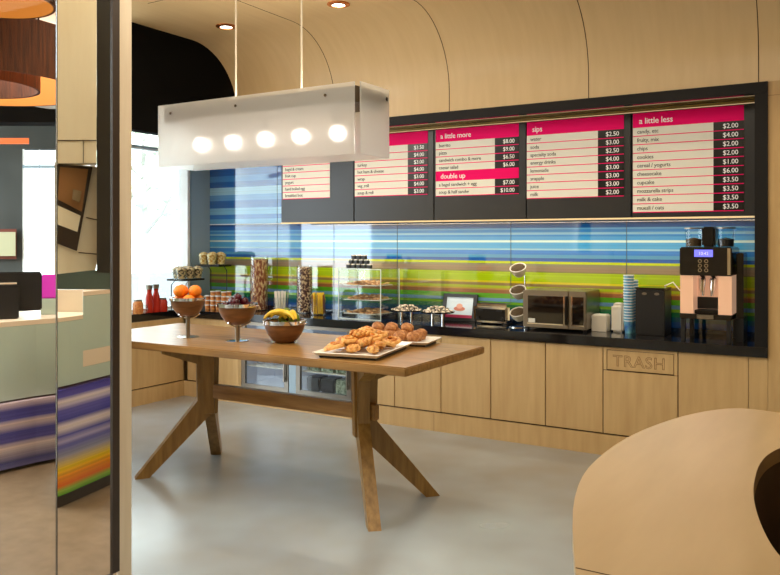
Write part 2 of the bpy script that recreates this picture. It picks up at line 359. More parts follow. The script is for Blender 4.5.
# outside: paving and pale trees in full daylight
struct(G().prism([(-30, -6), (-12, -6), (-12, 7), (-6.4, 7), (-6.4, 30), (-30, 30)], -.12, -.02).obj('floor_outside', M['paving']))
def tree(x, y, h, label):
    t = thing('street_tree', label, 'tree', (x, y, -.02), 0)
    g = G().tube([(0, 0, 0), (.05, .02, h*.4), (-.03, .05, h*.7), (.02, 0, h)], [.11, .09, .06, .02])
    for k in range(7):
        a = k*2.4; z = h*(.4+.07*k)
        g.tube([(0, 0, z), (.5*math.cos(a), .5*math.sin(a), z+.4), (.9*math.cos(a), .9*math.sin(a), z+.9)], [.05, .03, .01], 6)
    g.obj('trunk', M['bark'], t)
    f = G(); rn = random.Random(int(x*10))
    for k in range(60):
        a = rn.random()*6.28; rr = rn.random()**.5*1.2; z = h*.5+rn.random()*h*.5
        f.ball((rr*math.cos(a), rr*math.sin(a), z), .10+.1*rn.random(), noise=.5, sub=1, seed=k)
    tag(f.obj('foliage', M['leafpale'], t), kind='stuff')
tree(-12.5, 11.0, 4.2, 'slender pale tree standing outside the bright window, left in the opening')
tree(-14.5, 15.5, 5.0, 'taller pale tree further off outside the bright window, beside the mullion')

# ------------------------------------------------------------------ black frame, backsplash, menu boards
fr = thing('niche_frame', 'black lacquered frame running over and down the right side of the counter niche', 'frame', (0, 0, 0))
G().box(-4.70, -.556, CAB-.02, CAB+.012, 2.556, 2.629).obj('top_rail', M['black_satin'], fr)
G().box(-4.70, -.556, CAB+.013, NB-.002, 2.5565, 2.629).obj('soffit_panel', M['soffit'], fr)
G().box(-.634, -.556, CAB-.02, NB-.002, CT+.001, 2.555).obj('side_jamb', M['black_satin'], fr)
bs = tag(G().box(-6.098, -.636, NB-.03, NB-.004, CT+.001, 2.55).obj('backsplash', M['stripes']),
         'glossy glass backsplash striped in blue, lime green and brown behind the counter', 'backsplash')
g = G()
for x in (-5.16, -4.45, -3.73, -2.60, -1.62): g.box(x-.002, x+.002, NB-.0325, NB-.030, CT+.001, 2.5)
g.obj('joint', mat('glass_joint', S(60, 80, 90), .4), bs)
G().box(-6.098, -4.90, NB-.033, NB-.030, 1.742, 1.752).obj('joint_strip', M['whiterim'], bs)
MY, MZ0, MZ1 = 6.0, 1.75, 2.528
fas = thing('light_channel', 'long olive gold light channel above the row of menu boards', 'light channel', (0, 0, 0))
G().box(-4.87, -.645, MY-.03, MY+.06, 2.532, 2.555).obj('channel', M['fascia'], fas)
G().box(-4.87, -.645, MY-.034, MY-.03, 2.530, 2.534).obj('glowing_edge', M['led'], fas)
under = tag(G().box(-4.875, -.645, MY-.004, MY+.10, MZ0-.012, MZ0-.002).obj('lit_edge_strip', M['led']),
            'thin glowing strip along the bottom edge of the menu boards', 'light strip')
P = .0633; HB = 2.42
boards = [
    (-4.872, -4.025, -4.85, -4.29, None, '', [('oatmeal', ''), ('cereal', ''), ('bagel & cream', ''), ('fruit cup', ''), ('yogurt', ''), ('hard boiled egg', ''), ('breakfast box', '')], None,
     'dark menu board at the far left, its white list half hidden behind the hanging lamp'),
    (-4.015, -3.195, -4.009, -3.448, -3.249, '', [('salad', '$3.50'), ('chicken', '$4.00'), ('turkey', '$3.00'), ('hot ham & cheese', '$4.00'), ('wrap', '$3.00'), ('veg_roll', '$4.00'), ('soup & roll', '$3.00')], None,
     'second menu board from the left, pink heading cut off by the lamp end'),
    (-3.185, -2.352, -3.17, -2.62, -2.41, 'a little more', [('burrito', '$8.00'), ('pizza', '$9.00'), ('sandwich combo & more', '$6.50'), ('caesar salad', '$6.00')],
     ('double up', [('a bagel sandwich + egg', '$7.00'), ('soup & half sandw', '$10.00')]), 'menu board headed a little more with a double up block below'),
    (-2.342, -1.516, -2.341, -1.763, -1.565, 'sips', [('water', '$2.50'), ('soda', '$3.00'), ('specialty soda', '$2.50'), ('energy drinks', '$4.00'), ('lemonade', '$3.00'), ('snapple', '$3.00'), ('juice', '$3.00'), ('milk', '$2.00')], None,
     'menu board headed sips, fourth from the left'),
    (-1.506, -.66, -1.498, -.932, -.732, 'a little less', [('candy, etc', '$2.00'), ('fruity, mix', '$4.00'), ('chips', '$2.00'), ('cookies', '$2.00'), ('cereal / yogurts', '$1.00'), ('cheesecake', '$6.00'), ('cupcake', '$3.50'), ('mozzarella strips', '$3.50'), ('milk & cake', '$3.50'), ('muesli / oats', '$3.50')], None,
     'menu board headed a little less, nearest the right jamb')]
for x0, x1, a, b_, c_, head, rows, blk, lab in boards:
    t = thing('menu_board', lab, 'menu board', (x0, MY, MZ0), 0, 'menu boards in the niche')
    X = lambda v: v-x0
    G().box(0, x1-x0, 0, .08, 0, MZ1-MZ0, bev=.002).obj('backing_panel', M['board'], t)
    hd = G(); wh = G(); bl = G(); ru = G(); tx = []; pr_ = []; ht = []
    right = c_ if c_ else b_
    hd.box(X(a), X(right), -.004, -.0005, HB-MZ0, MZ1-MZ0)
    if head: ht.append((head, X(a)+.045, HB-MZ0+.028, .062))
    z = HB-MZ0
    def block(rows, z):
        n = len(rows)
        wh.box(X(a), X(b_), -.004, -.0005, z-n*P, z)
        if c_: bl.box(X(b_), X(right), -.004, -.0005, z-n*P, z)
        for k, (nm, pr) in enumerate(rows):
            zz = z-(k+1)*P
            ru.box(X(a), X(right), -.0052, -.0041, zz-.003, zz+.003)
            tx.append((nm, X(a)+.03, zz+.019, .041))
            if pr: pr_.append((pr, X(right)-.035, zz+.016, .048))
        return z-n*P
    z = block(rows, z)
    if blk:
        hd.box(X(a), X(right), -.004, -.0005, z-.083, z-.003); ht.append((blk[0], X(a)+.045, z-.062, .062)); z = block(blk[1], z-.083)
    hd.obj('heading_strip', M['pink'], t); wh.obj('item_panel', M['white_panel'], t); ru.obj('row_lines', M['pink'], t)
    if c_: bl.obj('price_panel', M['price'], t)
    k = text('item_lettering', tx, M['ink'], t); k.location = (0, -.005, 0)
    if pr_: k = text('price_lettering', pr_, M['white_ink'], t, 'RIGHT'); k.location = (0, -.005, 0)
    if ht: k = text('heading_lettering', ht, M['white_ink'], t); k.location = (0, -.005, 0)

# ------------------------------------------------------------------ counter and cabinets
ct = G().prism([(-6.098, NB-.004), (-6.098, 4.66), (-5.965, 4.66), (-5.965, CAB-.02), (-.556, CAB-.02), (-.556, NB-.004)], CB, CT-.0005)
tag(ct.obj('worktop', M['counter']), 'long black polished stone worktop turning the corner to the window', 'worktop')
struct(G().box(-5.93, -.67, CAB+.0, CAB+.02, 0, .156-.004).obj('baseboard_back', M['maple']))
struct(G().box(-5.96, -5.93, 4.66, CAB, 0, .156-.004).obj('baseboard_left', M['maple']))
struct(G().box(-3.06, -3.056, CAB-.001, CAB, 0, .15).obj('trim_8', M['seam_light']))
KZ = .160
def cabinet(x0, x1, lab, knob=False):
    t = thing('base_cabinet', lab, 'cabinet', ((x0+x1)/2, CAB, KZ), 0, 'maple base cabinets under the black counter')
    h = (x1-x0)/2
    G().box(-h+.001, h-.001, .02, .5, -.14, CB-KZ-.002).obj('body', M['seam'], t)
    G().box(-h+.0035, h-.0035, 0, .019, .004, CB-KZ-.004, bev=.0015).obj('door', M['maple'], t)
    return t
seams = [-3.85, -3.437, -2.992, -2.548, -2.095, -1.653]
words = ['maple cabinet door right beside the glass fridges, behind the table leg', 'maple cabinet door under the table corner, second from the fridges',
         'maple cabinet door behind the right tip of the table', 'maple cabinet door just right of the table tip, below the toaster', 'maple cabinet door left of the trash unit, below the microwave']
for x0, x1, lab in zip(seams, seams[1:], words): cabinet(x0, x1, lab)
cabinet(-5.885, -5.19, 'maple cabinet in the corner left of the glass fridges')
cabinet(-1.126, -.672, 'maple cabinet at the right end, below the coffee machine')
# trash unit
t = thing('trash_cabinet', 'maple cabinet with a drop flap marked TRASH', 'cabinet', (-1.653, CAB, KZ), 0)
W = .527
G().box(.001, W-.001, .02, .5, -.14, CB-KZ-.002).obj('body', M['seam'], t)
G().box(.0035, W-.0035, 0, .019, .004, .624-KZ, bev=.0015).obj('door', M['maple'], t)
g = G(); g.box(.0035, .026, 0, .019, .63-KZ, CB-KZ-.004); g.box(W-.026, W-.0035, 0, .019, .63-KZ, CB-KZ-.004); g.box(.026, W-.026, 0, .019, .778-KZ, CB-KZ-.004)
g.obj('face_frame', M['maple'], t)
fl = G().box(.031, W-.031, .002, .019, .634-KZ, .773-KZ, bev=.0015).obj('flap', M['maple'], t)
cu = bpy.data.curves.new('l', 'FONT'); cu.body = 'TRASH'; cu.size = .115; cu.fill_mode = 'NONE'; cu.bevel_depth = .0016; cu.bevel_resolution = 0; cu.resolution_u = 3; cu.space_character = 1.08
o = bpy.data.objects.new('l', cu); COL.objects.link(o); bpy.context.view_layer.update()
me = bpy.data.meshes.new_from_object(o.evaluated_get(bpy.context.evaluated_depsgraph_get())); bpy.data.objects.remove(o)
me.transform(T(.072, .0015, .662-KZ) @ Matrix.Rotation(PI/2, 4, 'X')); me.materials.clear(); me.materials.append(mat('routed_letter', S(140, 104, 64), .7))
o = bpy.data.objects.new('trash_lettering', me); COL.objects.link(o); o.parent = fl
# left run
t = thing('base_cabinet', 'maple cabinet run below the window, left of the corner', 'cabinet', (-5.93, 4.66, KZ), 0, 'maple base cabinets under the black counter')
G().box(-.165, -.02, .0, 1.08, -.155, CB-KZ-.002).obj('body', M['seam'], t)
G().box(-.019, 0, .0, 1.085, .004, CB-KZ-.004).obj('door', M['maple'], t)
# fridges
def fridge(x0, x1, lab):
    t = thing('glass_door_fridge', lab, 'fridge', (x0, CAB, KZ), 0, 'glass door fridges under the counter')
    W = x1-x0; H_ = CB-KZ-.006
    g = G(); g.box(0, .02, .03, .5, 0, H_); g.box(W-.02, W, .03, .5, 0, H_); g.box(.02, W-.02, .48, .5, 0, H_); g.box(.02, W-.02, .03, .5, 0, .02); g.box(.02, W-.02, .03, .5, H_-.02, H_)
    g.obj('body', mat('fridge_liner', S(170, 176, 190), .4, emit=(.7, .8, 1), es=.12), t)
    d = G(); d.box(.003, .05, 0, .028, 0, H_); d.box(W-.05, W-.003, 0, .028, 0, H_); d.box(.05, W-.05, 0, .028, 0, .04); d.box(.05, W-.05, 0, .028, H_-.03, H_)
    do = d.obj('door', M['steel'], t); G().box(.05, W-.05, .012, .017, .04, H_-.03).obj('pane', M['glass'], do)
    G().box(W-.045, W-.03, -.025, -.012, .1, H_-.1).box(W-.045, W-.03, -.012, 0, .12, .14).box(W-.045, W-.03, -.012, 0, H_-.14, H_-.12).obj('handle', M['steel'], do)
    for z in (.20, .40): G().box(.021, W-.021, .06, .47, z, z+.008).obj('shelf', M['white'], t)
    return t
FA = (-5.165, -4.585); FB = (-4.50, -3.88)
fridge(*FA, 'left glass fronted fridge with wrapped bags on its shelves')
fridge(*FB, 'right glass fronted fridge with boxed food on its shelves')
struct(G().box(FA[1]+.003, FB[0]-.003, CAB+.005, CAB+.5, KZ, CB-.003).obj('trim_9', M['grey_blue']))
struct(G().box(FB[1]+.003, -3.853, CAB, CAB+.5, KZ, CB-.003).obj('trim_10', M['maple']))
struct(G().box(-5.19+.003, FA[0]-.003, CAB, CAB+.5, KZ, CB-.003).obj('trim_11', M['maple']))
def food_bag(x, y, z, w_, h_, m, lab, grp, name='food_bag', cat='bag'):
    o = G().ball((0, 0, h_/2), .5, (w_, .6*w_, h_), noise=.12, sub=3, seed=int(x*100)).obj(name, m, smooth=True); o.location = (x, y, z)
    return tag(o, lab, cat, grp)
mb = mat('clear_wrapped_salad', S(150, 160, 190), .15); mg = noisy('green_packed_salad', S(60, 80, 50), S(190, 200, 180), (1, 1, 1), 40, 2, .3)
md = mat('dark_packed_box', S(40, 40, 46), .3)
for i in range(3):
    food_bag(-5.06+i*.165, 5.92, KZ+.409, .15, .13, mb, 'pale wrapped bag on the upper shelf of the left fridge', 'bags on the upper shelf of the left fridge')
    food_bag(-5.06+i*.165, 5.92, KZ+.209, .15, .15, mb, 'pale wrapped bag on the middle shelf of the left fridge', 'bags on the middle shelf of the left fridge')
    for z, m, s_ in ((.409, md, 'upper'), (.209, mg, 'middle'), (.021, md, 'lower')):
        o = G().box(-.075, .075, -.08, .08, 0, .13, bev=.01).obj('food_box', m if i != 2 else mg); o.location = (-4.38+i*.165, 5.93, KZ+z)
        tag(o, 'packed food box on the %s shelf of the right fridge' % s_, 'food box', 'food boxes on the %s shelf of the right fridge' % s_)

# ------------------------------------------------------------------ dining table
TT = .92
tb = thing('trestle_table', 'long oiled oak table on splayed trestle legs in the middle of the room', 'table', (-3.355, 4.0, 0))
tp = G().box(-1.325, 1.325, -.49, .49, TT-.048, TT-.0005, bev=.006).obj('tabletop', M['oak'], tb, True)
prof = [(-.06, .872), (.32, .872), (.32, .82), (.09, .74), (.085, .49), (.49, 0), (.40, 0), (.005, .385), (-.05, .40)]
for ax, sx in ((-.495, -1), (.752, 1)):
    for sy in (-1, 1):
        ang = math.atan2(sy*.355, sx*(.275 if sx < 0 else .315))
        m = T(ax, -.03, 0) @ Matrix.Rotation(ang, 4, 'Z') @ Matrix.Rotation(PI/2, 4, 'X')
        G().prism(prof, -.036, .036, m).obj('leg', M['oak_leg'], tb)
G().box(-.56, .86, -.055, -.005, .505, .597, bev=.003).obj('stretcher', M['oak'], tb)
G().box(-.60, -.555, -.13, .07, .82, .871).obj('crosspiece', M['oak'], tb); G().box(.84, .885, -.13, .07, .82, .871).obj('crosspiece', M['oak'], tb)

# bowls
def bowl(x, y, stem, lab, r=.125):
    t = thing('footed_bowl' if stem else 'wooden_bowl', lab, 'bowl', (x, y, TT), 0, 'wooden fruit bowls on the table')
    b0 = stem; k = r/.125
    pr = [(0, 0), (.055, 0), (.078, .018), (.102, .05), (.118, .085), (.125, .125)]
    pi = [(.118, .125), (.110, .085), (.094, .054), (.07, .026), (.045, .010), (0, .010)]
    G().lathe([(a*k, b0+z*k) for a, z in pr+pi], 36).obj('bowl_body', M['bowlwood'], t, True)
    G().lathe([(r-.002, b0+.112*k), (r+.004, b0+.112*k), (r+.006, b0+.134*k), (r-.005, b0+.134*k)], 36, close=True).obj('rim', M['chrome'], t, True)
    for s_ in (-1, 1):
        z = b0+.122*k
        G().tube([(s_*(r+.004), -.03, z), (s_*(r+.022), -.025, z), (s_*(r+.028), 0, z-.002), (s_*(r+.022), .025, z), (s_*(r+.004), .03, z)], .006).obj('handle', M['chrome'], t, True)
    if stem:
        G().cyl(.015, .008, b0-.001, 16).obj('stem', M['steel'], t, True)
        G().lathe([(0, 0), (.075, 0), (.075, .003), (.02, .008), (0, .008)], 32).obj('foot', M['chrome'], t, True)
        g = G()
        for q in range(3):
            a = q*2*PI/3+.5
            g.tube([(.012*math.cos(a), .012*math.sin(a), b0-.02), (.05*math.cos(a), .05*math.sin(a), b0-.006), (.086*k*math.cos(a), .086*k*math.sin(a), b0+.015)], .005)
        g.obj('bracket', M['chrome'], t, True)
    return t
B1 = (-3.945, 3.86); B2 = (-3.52, 3.885); B3 = (-3.212, 3.99)
bowl(*B1, .145, 'wooden bowl of oranges raised on a steel stem, leftmost on the table', .118)
bowl(*B2, .11, 'wooden bowl of dark plums raised on a steel stem, middle of the three', .127)
bowl(*B3, 0, 'low wooden bowl of bananas and green fruit standing directly on the table', .134)
def orange(loc, lab, m='orange', r=.042, name='orange', cat='orange', grp='oranges in the left bowl', sc=(1, 1, .94)):
    t = thing(name, lab, cat, loc, 0, grp)
    G().ball((0, 0, 0), r, sc, sub=3).obj('skin', M[m], t, True)
    G().cyl(.004, r*.9*sc[2], r*1.06*sc[2], 8).obj('stem', M['stem'], t)
    return t
def heap(c, zb, lays, build):
    o0 = None; k = 0
    for n_, rr, z in lays:
        for i in range(n_):
            a = i*2*PI/max(n_, 1)+k*.7+.4; k += 1
            loc = (c[0]+rr*math.cos(a), c[1]+rr*math.sin(a), zb+z)
            if o0 is None: o0 = build(loc)
            else: copy_to(o0, loc, random.random()*6)
heap(B1, TT+.145, [(1, 0, .056), (4, .062, .106), (3, .052, .168)], lambda l: orange(l, 'orange in the stemmed bowl at the left of the table', r=.044))
heap(B2, TT+.11, [(5, .048, .065), (8, .082, .115), (5, .045, .145), (1, 0, .172)], lambda l: orange(l, 'dark red plum in the middle stemmed bowl', 'plum', .029, 'plum', 'plum', 'plums in the middle bowl', (1, 1, 1)))
# bananas and green fruit
def banana(loc, rz, lab, tilt=0):
    t = thing('banana', lab, 'banana', loc, rz, 'bananas in the low bowl')
    pts = []; rad = []
    for i in range(9):
        a = -1.0+i*.25; pts.append((.085*math.sin(a), 0, .085*math.cos(a)-.045)); rad.append(.017*(1-abs(i-4)/4.6)**.45)
    G().tube(pts, rad, 8).obj('skin', M['banana'], t, True)
    G().tube([pts[-1], (pts[-1][0]+.012, 0, pts[-1][2]-.012)], .0045, 6).obj('stem', M['stem'], t)
    t.rotation_euler = (tilt, 0, rz); return t
for i, (dx, dy, dz, rz, ti) in enumerate([(-.055, -.03, .15, .5, -.5), (-.03, -.05, .158, .35, -.2), (.005, -.045, .163, .2, .0), (.05, -.04, .156, -.2, .2), (.065, 0, .158, -.6, .3), (-.065, .015, .158, 1.2, -.3)]):
    banana((B3[0]+dx, B3[1]+dy, TT+dz), rz, 'yellow banana lying in the low bowl')
for i, (dx, dy, dz) in enumerate([(-.01, .03, .178), (.04, .05, .15), (-.05, .05, .145), (0.0, .0, .10)]):
    orange((B3[0]+dx, B3[1]+dy, TT+dz), 'green fruit among the bananas in the low bowl', 'lime', .036, 'green_fruit', 'fruit', 'green fruit in the low bowl', (1, 1, 1.15))

# trays of pastries
def tray(cx, cy, rz, w_, d_, lab):
    t = thing('serving_tray', lab, 'tray', (cx, cy, TT), rz, 'white trays on the table')
    g = G(); g.box(-w_/2+.03, w_/2-.03, -d_/2+.03, d_/2-.03, 0, .012); g.obj('foot', M['black_plastic'], t)
    # shallow dish with flared rim
    a = [(-w_/2+.02, -d_/2+.02), (w_/2-.02, -d_/2+.02), (w_/2-.02, d_/2-.02), (-w_/2+.02, d_/2-.02)]
    g = G(); b = g.b
    lv = [(.02, .012), (0, .030), (.004, .033), (.03, .018)]
    rings = [[b.verts.new((sx*(w_/2-ins), sy*(d_/2-ins), z)) for sx, sy in ((-1, -1), (1, -1), (1, 1), (-1, 1))] for ins, z in lv]
    for q, r_ in zip(rings, rings[1:]):
        for i in range(4): b.faces.new((q[i], q[(i+1) % 4], r_[(i+1) % 4], r_[i]))
    b.faces.new(rings[-1]); b.faces.new(rings[0][::-1])
    g.obj('dish', M['white'], t); return t
def danish(loc, lab, grp):
    t = thing('danish_pastry', lab, 'pastry', loc, 0, grp)
    pts = []; rad = []
    for i in range(34):
        a = i*.42; r = .010+.0023*i*.62
        pts.append((r*math.cos(a)*1.1, r*math.sin(a)*.9, .022+.020*(1-i/34))); rad.append(.0155-.0001*i)
    G().tube(pts, rad, 8).obj('dough', M['pastry'], t, True)
    G().ball((0, 0, .052), .013, (1, 1, .5), sub=2).obj('filling', M['jam'], t, True); return t
def twist(loc, lab, grp):
    t = thing('twisted_pastry', lab, 'pastry', loc, 0, grp)
    for s_ in (0, PI):
        pts = [(-.055+i*.0055, .013*math.sin(i*.75+s_)+.01*math.sin(i*.15), .022+.010*math.cos(i*.75+s_)) for i in range(21)]
        G().tube(pts, [.006+.009*math.sin(PI*(i+1)/22)**.6 for i in range(21)], 8).obj('strand', M['pastry'], t, True)
    return t
def muffin(loc, lab, grp):
    t = thing('muffin', lab, 'muffin', loc, 0, grp)
    G().lathe([(0, 0), (.026, 0), (.034, .022), (.0, .024)], 16).obj('cup', M['muffin'], t, True)
    G().ball((0, 0, .036), .042, (1, 1, .78), noise=.10, sub=3, seed=5).obj('crown', M['muffin'], t, True); return t
T1 = ((-2.515, 3.865), R(11)); T2 = ((-2.575, 4.33), R(11))
tray(*T1[0], T1[1], .40, .58, 'front white tray piled with golden pastries')
tray(*T2[0], T2[1], .52, .30, 'back white tray of brown muffins, nearer the back edge of the table')
rn = random.Random(3)
A = danish((0, 0, 0), 'golden swirled pastry on the front white tray', 'swirled pastries on the front tray')
Bt = twist((0, 0, 0), 'golden twisted pastry on the front white tray', 'twisted pastries on the front tray')
Mf = muffin((0, 0, 0), 'round brown muffin on the back white tray', 'muffins on the back tray')
first = {}
def put(s_, key, loc, e):
    c = s_ if first.setdefault(key, True) else copy_to(s_, loc)
    first[key] = False; c.location = loc; c.rotation_euler = e; return c
def on(t, x, y, z): (cx, cy), a = t; return (cx+x*math.cos(a)-y*math.sin(a), cy+x*math.sin(a)+y*math.cos(a), z)
for nx, ny, z, w_, d_ in [(3, 4, TT+.020, .33, .46), (2, 3, TT+.058, .22, .34), (1, 2, TT+.092, .1, .2)]:
    for i in range(nx):
        for j in range(ny):
            x = (i-(nx-1)/2)*w_/nx+rn.uniform(-.008, .008); y = (j-(ny-1)/2)*d_/ny+rn.uniform(-.008, .008)
            ky = 'd' if rn.random() < .6 else 't'
            put({'d': A, 't': Bt}[ky], ky, on(T1, x, y, z+rn.uniform(0, .006)), (rn.uniform(-.3, .3), rn.uniform(-.3, .3), rn.random()*6))
for i in range(5):
    for j in range(3):
        put(Mf, 'm', on(T2, (i-2)*.088-.035, (j-1)*.087, TT+.020), (rn.uniform(-.08, .08), rn.uniform(-.08, .08), rn.random()*6))
for i in range(3): put(Mf, 'm', on(T2, (i-1)*.1-.04, .02, TT+.062), (rn.uniform(-.2, .2), rn.uniform(-.2, .2), 1))

# ------------------------------------------------------------------ hanging lamp over the table
LX0, LX1, LY0, LY1, LZ0, LZ1 = -4.113, -2.475, 3.75, 4.09, 2.075, 2.49
l = bpy.data.lights.new('pendant_uplight', 'AREA'); l.shape = 'RECTANGLE'; l.size = 1.5; l.size_y = .2; l.energy = 14; l.color = (1, .88, .7)
up_ = bpy.data.objects.new('pendant_uplight', l); COL.objects.link(up_); up_.location = (-3.29, 3.92, 2.485); up_.rotation_euler = (PI, 0, 0)
lx, ly = (LX0+LX1)/2, (LY0+LY1)/2
lp = thing('pendant_lamp', 'long frosted glass box lamp with round bulbs hanging over the table', 'lamp', (lx, ly, LZ0))
hx, hy, hz = (LX1-LX0)/2, (LY1-LY0)/2, LZ1-LZ0
G().box(-hx, hx-.035, -hy, -hy+.006, 0, hz).obj('long_pane', M['frosted'], lp); G().box(-hx, hx-.035, hy-.006, hy, 0, hz).obj('long_pane', M['frosted'], lp)
for s_ in (-1, 1):
    x = s_*(hx-.006); G().box(min(x, x+s_*.006), max(x, x+s_*.006), -hy+.012, hy-.012, 0, hz).obj('end_pane', M['frosted'], lp)
fx = G().box(-hx+.05, hx-.03, -hy+.008, hy-.008, hz-.115, hz-.02, bev=.004).obj('fixture_body', M['lamp_metal'], lp)
g = G()
for k in range(5):
    x = -hx+.235+k*.283
    b_ = G().ball((x, 0, .155), .042, sub=3).obj('bulb', M['bulb'], lp, True)
    G().cyl(.022, .19, hz-.116, 12, T(x, 0, 0)).obj('socket', M['steel'], lp)
for x in (-hx+.12, -.12, hx-.24):
    G().cyl(.009, -.004, .007, 12, T(x, -hy, hz-.06) @ Matrix.Rotation(-PI/2, 4, 'X')).obj('screw', M['lamp_metal'], lp)
G().cyl(.013, -.02, .012, 12, T(hx-.012, hy-.04, hz-.06) @ Matrix.Rotation(PI/2, 4, 'Y')).obj('screw', M['dark_metal'], lp)
for x in (-3.565, -3.02):
    g = G().cyl(.006, hz-.036, CEIL-LZ0, 8, T(x-lx, 0, 0)); g.obj('cable', M['cable'], lp)
    G().cyl(.014, hz-.036, hz+.02, 12, T(x-lx, 0, 0)).obj('cable_clamp', M['steel'], lp)

# recessed downlights
def downlight(x, y, lab, z=CEIL):
    t = thing('recessed_downlight', lab, 'ceiling light', (x, y, z-.004), 0, 'recessed ceiling downlights')
    G().lathe([(.052, -.010), (.088, -.003), (.088, .0035), (.052, .0035)], 28, close=True).obj('trim_ring', mat('copper_tinted_ring', S(214, 130, 70), .25, metal=.8), t, True)
    G().cyl(.051, -.004, .002, 28).obj('lens', mat('lit_lens', (1, 1, 1), .5, emit=(1, .95, .85), es=7), t)
    l = bpy.data.lights.new('downlight_lamp', 'SPOT'); l.energy = 30; l.spot_size = R(105); l.spot_blend = .8; l.color = (1, .84, .62); l.shadow_soft_size = .07
    o = bpy.data.objects.new('downlight_lamp', l); COL.objects.link(o); o.parent = t; o.location = (0, 0, -.03)
downlight(-4.63, 4.97, 'small round downlight recessed in the ceiling, left of the lamp cable')
downlight(-3.46, 4.95, 'small round downlight recessed in the ceiling at the top edge, right of the lamp cables')
for i, (x, y) in enumerate(((-2.3, 4.95), (-1.15, 4.95), (0.0, 4.95))):
    downlight(x, y, 'small round downlight in the ceiling above the menu boards, out of frame')

# ------------------------------------------------------------------ things on the counter
CZ = CT
def on_counter(name, lab, cat, x, y, rz=0, grp=None): return thing(name, lab, cat, (x, y, CZ), rz, grp)
# coffee machine
cm = on_counter('coffee_machine', 'automatic coffee machine with blue display and two bean hoppers at the right end', 'coffee machine', -.962, 6.03)
hw = .170
G().box(-hw, hw, -.19, .19, .155, .19, bev=.004).obj('stand_top', M['black'], cm)
for sx in (-1, 1):
    for sy in (-1, 1): G().box(sx*(hw-.02)-.014, sx*(hw-.02)+.014, sy*.16-.014, sy*.16+.014, 0, .155).obj('stand_leg', M['black_plastic'], cm)
b = G(); b.box(-hw, -.082, -.17, .20, .191, .459); b.box(.082, hw, -.17, .20, .191, .459); b.box(-.0815, .0815, .0, .20, .191, .459)
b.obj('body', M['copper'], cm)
G().box(-hw-.002, hw+.002, -.185, .20, .460, .66, bev=.008).obj('control_panel', M['black'], cm, True)
G().box(hw-.026, hw-.006, -.1885, -.1855, .468, .652).obj('edge_trim', M['chrome'], cm)
G().box(-.072, .050, -.190, -.1855, .592, .642).obj('display', M['screen_blue'], cm)
text('display_lettering', [('10:42', -.045, .605, .032)], M['white_ink'], cm).location = (0, -.191, 0)
g = G()
for i in range(3):
    for j in range(2): g.lathe([(.009, 0), (.013, 0), (.013, .003), (.009, .003)], 12, T(-.035+j*.042, -.1855, .562-i*.032) @ Matrix.Rotation(PI/2, 4, 'X'), close=True)
g.obj('button_rings', M['chrome'], cm)
g = G()
for x in (-.036, .036): g.tube([(x, -.06, .459), (x, -.08, .43), (x, -.10, .37), (x*.8, -.10, .315)], [.026, .026, .022, .012], 10)
g.obj('spout', M['chrome'], cm, True)
G().box(-.078, .078, -.15, -.013, .191, .215, bev=.003).obj('drip_tray', M['dark_metal'], cm)
G().box(-.0813, .0813, -.012, -.001, .216, .30).obj('spout_backplate', M['black_plastic'], cm)
G().box(-.055, .055, -.196, -.1905, .158, .187).obj('name_plate', M['steel'], cm)
for x in (-.108, .108):
    h = G().lathe([(.0, .661), (.060, .661), (.062, .79), (.0, .79)], 20, T(x, 0, 0)).obj('bean_hopper', M['glass_thin'], cm, True)
    G().lathe([(0, .663), (.052, .663), (.054, .715), (0, .728)], 20, T(x, 0, 0)).obj('coffee_beans', M['stem'] if x < 0 else M['black_plastic'], h, True)
    G().cyl(.067, .7905, .80, 20, T(x, 0, 0)).obj('lid', M['steel'], h, True)
G().box(-.045, .045, -.06, .08, .661, .805, bev=.012).obj('grinder_tower', M['dark_metal'], cm, True)
G().box(hw+.012, hw+.06, -.05, .16, .16, .62, bev=.006).obj('milk_cooler', M['black'], cm)
G().box(hw+.012, hw+.06, -.05, .16, .0, .159).obj('cooler_stand', M['black_plastic'], cm)
# black box beside
t = on_counter('knock_box', 'square black bin between the blue cups and the coffee machine', 'bin', -1.375, 6.12)
G().box(-.106, .106, -.12, .12, .0, .34, bev=.006).obj('body', M['black_plastic'], t)
G().box(-.108, .108, -.122, .122, .341, .355, bev=.003).obj('lid', M['black'], t)
for x in (-.04, .05): G().lathe([(0, 0), (.018, 0), (.018, .003), (0, .003)], 16, T(x, -.121, .31) @ Matrix.Rotation(PI/2, 4, 'X') @ Matrix.Diagonal((1, .55, 1, 1))).obj('badge', M['steel'], t)
tag(G().tube([(-1.31, 6.20, CZ+.360), (-1.25, 6.2, CZ+.39), (-1.20, 6.2, CZ+.33), (-1.163, 6.2, CZ+.35)], .005).obj('milk_hose', M['sachet_white']), 'pale thin hose looping between the black bin and the coffee machine', 'hose')
# cups
def cup_stack(x, y, n, lab, grp, r=.038, top='bluecup'):
    base = None
    for k in range(n):
        if base is None:
            base = thing('paper_cup', lab, 'cup', (x, y, CZ), 0, grp)
            G().lathe([(0, 0), (r*.72, 0), (r, .095), (r*.97, .095), (r*.70, .003), (0, .003)], 16).obj('cup_wall', M[top], base, True)
            G().lathe([(r*.98, .093), (r*1.06, .093), (r*1.06, .100), (r*.98, .100)], 16, close=True).obj('rim', M['whiterim'], base, True)
        else: copy_to(base, (x+random.uniform(-.001, .001), y, CZ+k*.0215), 0)
cup_stack(-1.545, 6.06, 17, 'blue paper cup with white rim in the tall stack left of the black bin', 'blue paper cups in the front stack')
cup_stack(-1.535, 6.145, 15, 'blue green paper cup in the stack right behind the front cup stack', 'blue green cups in the rear stack', top='bluecup')
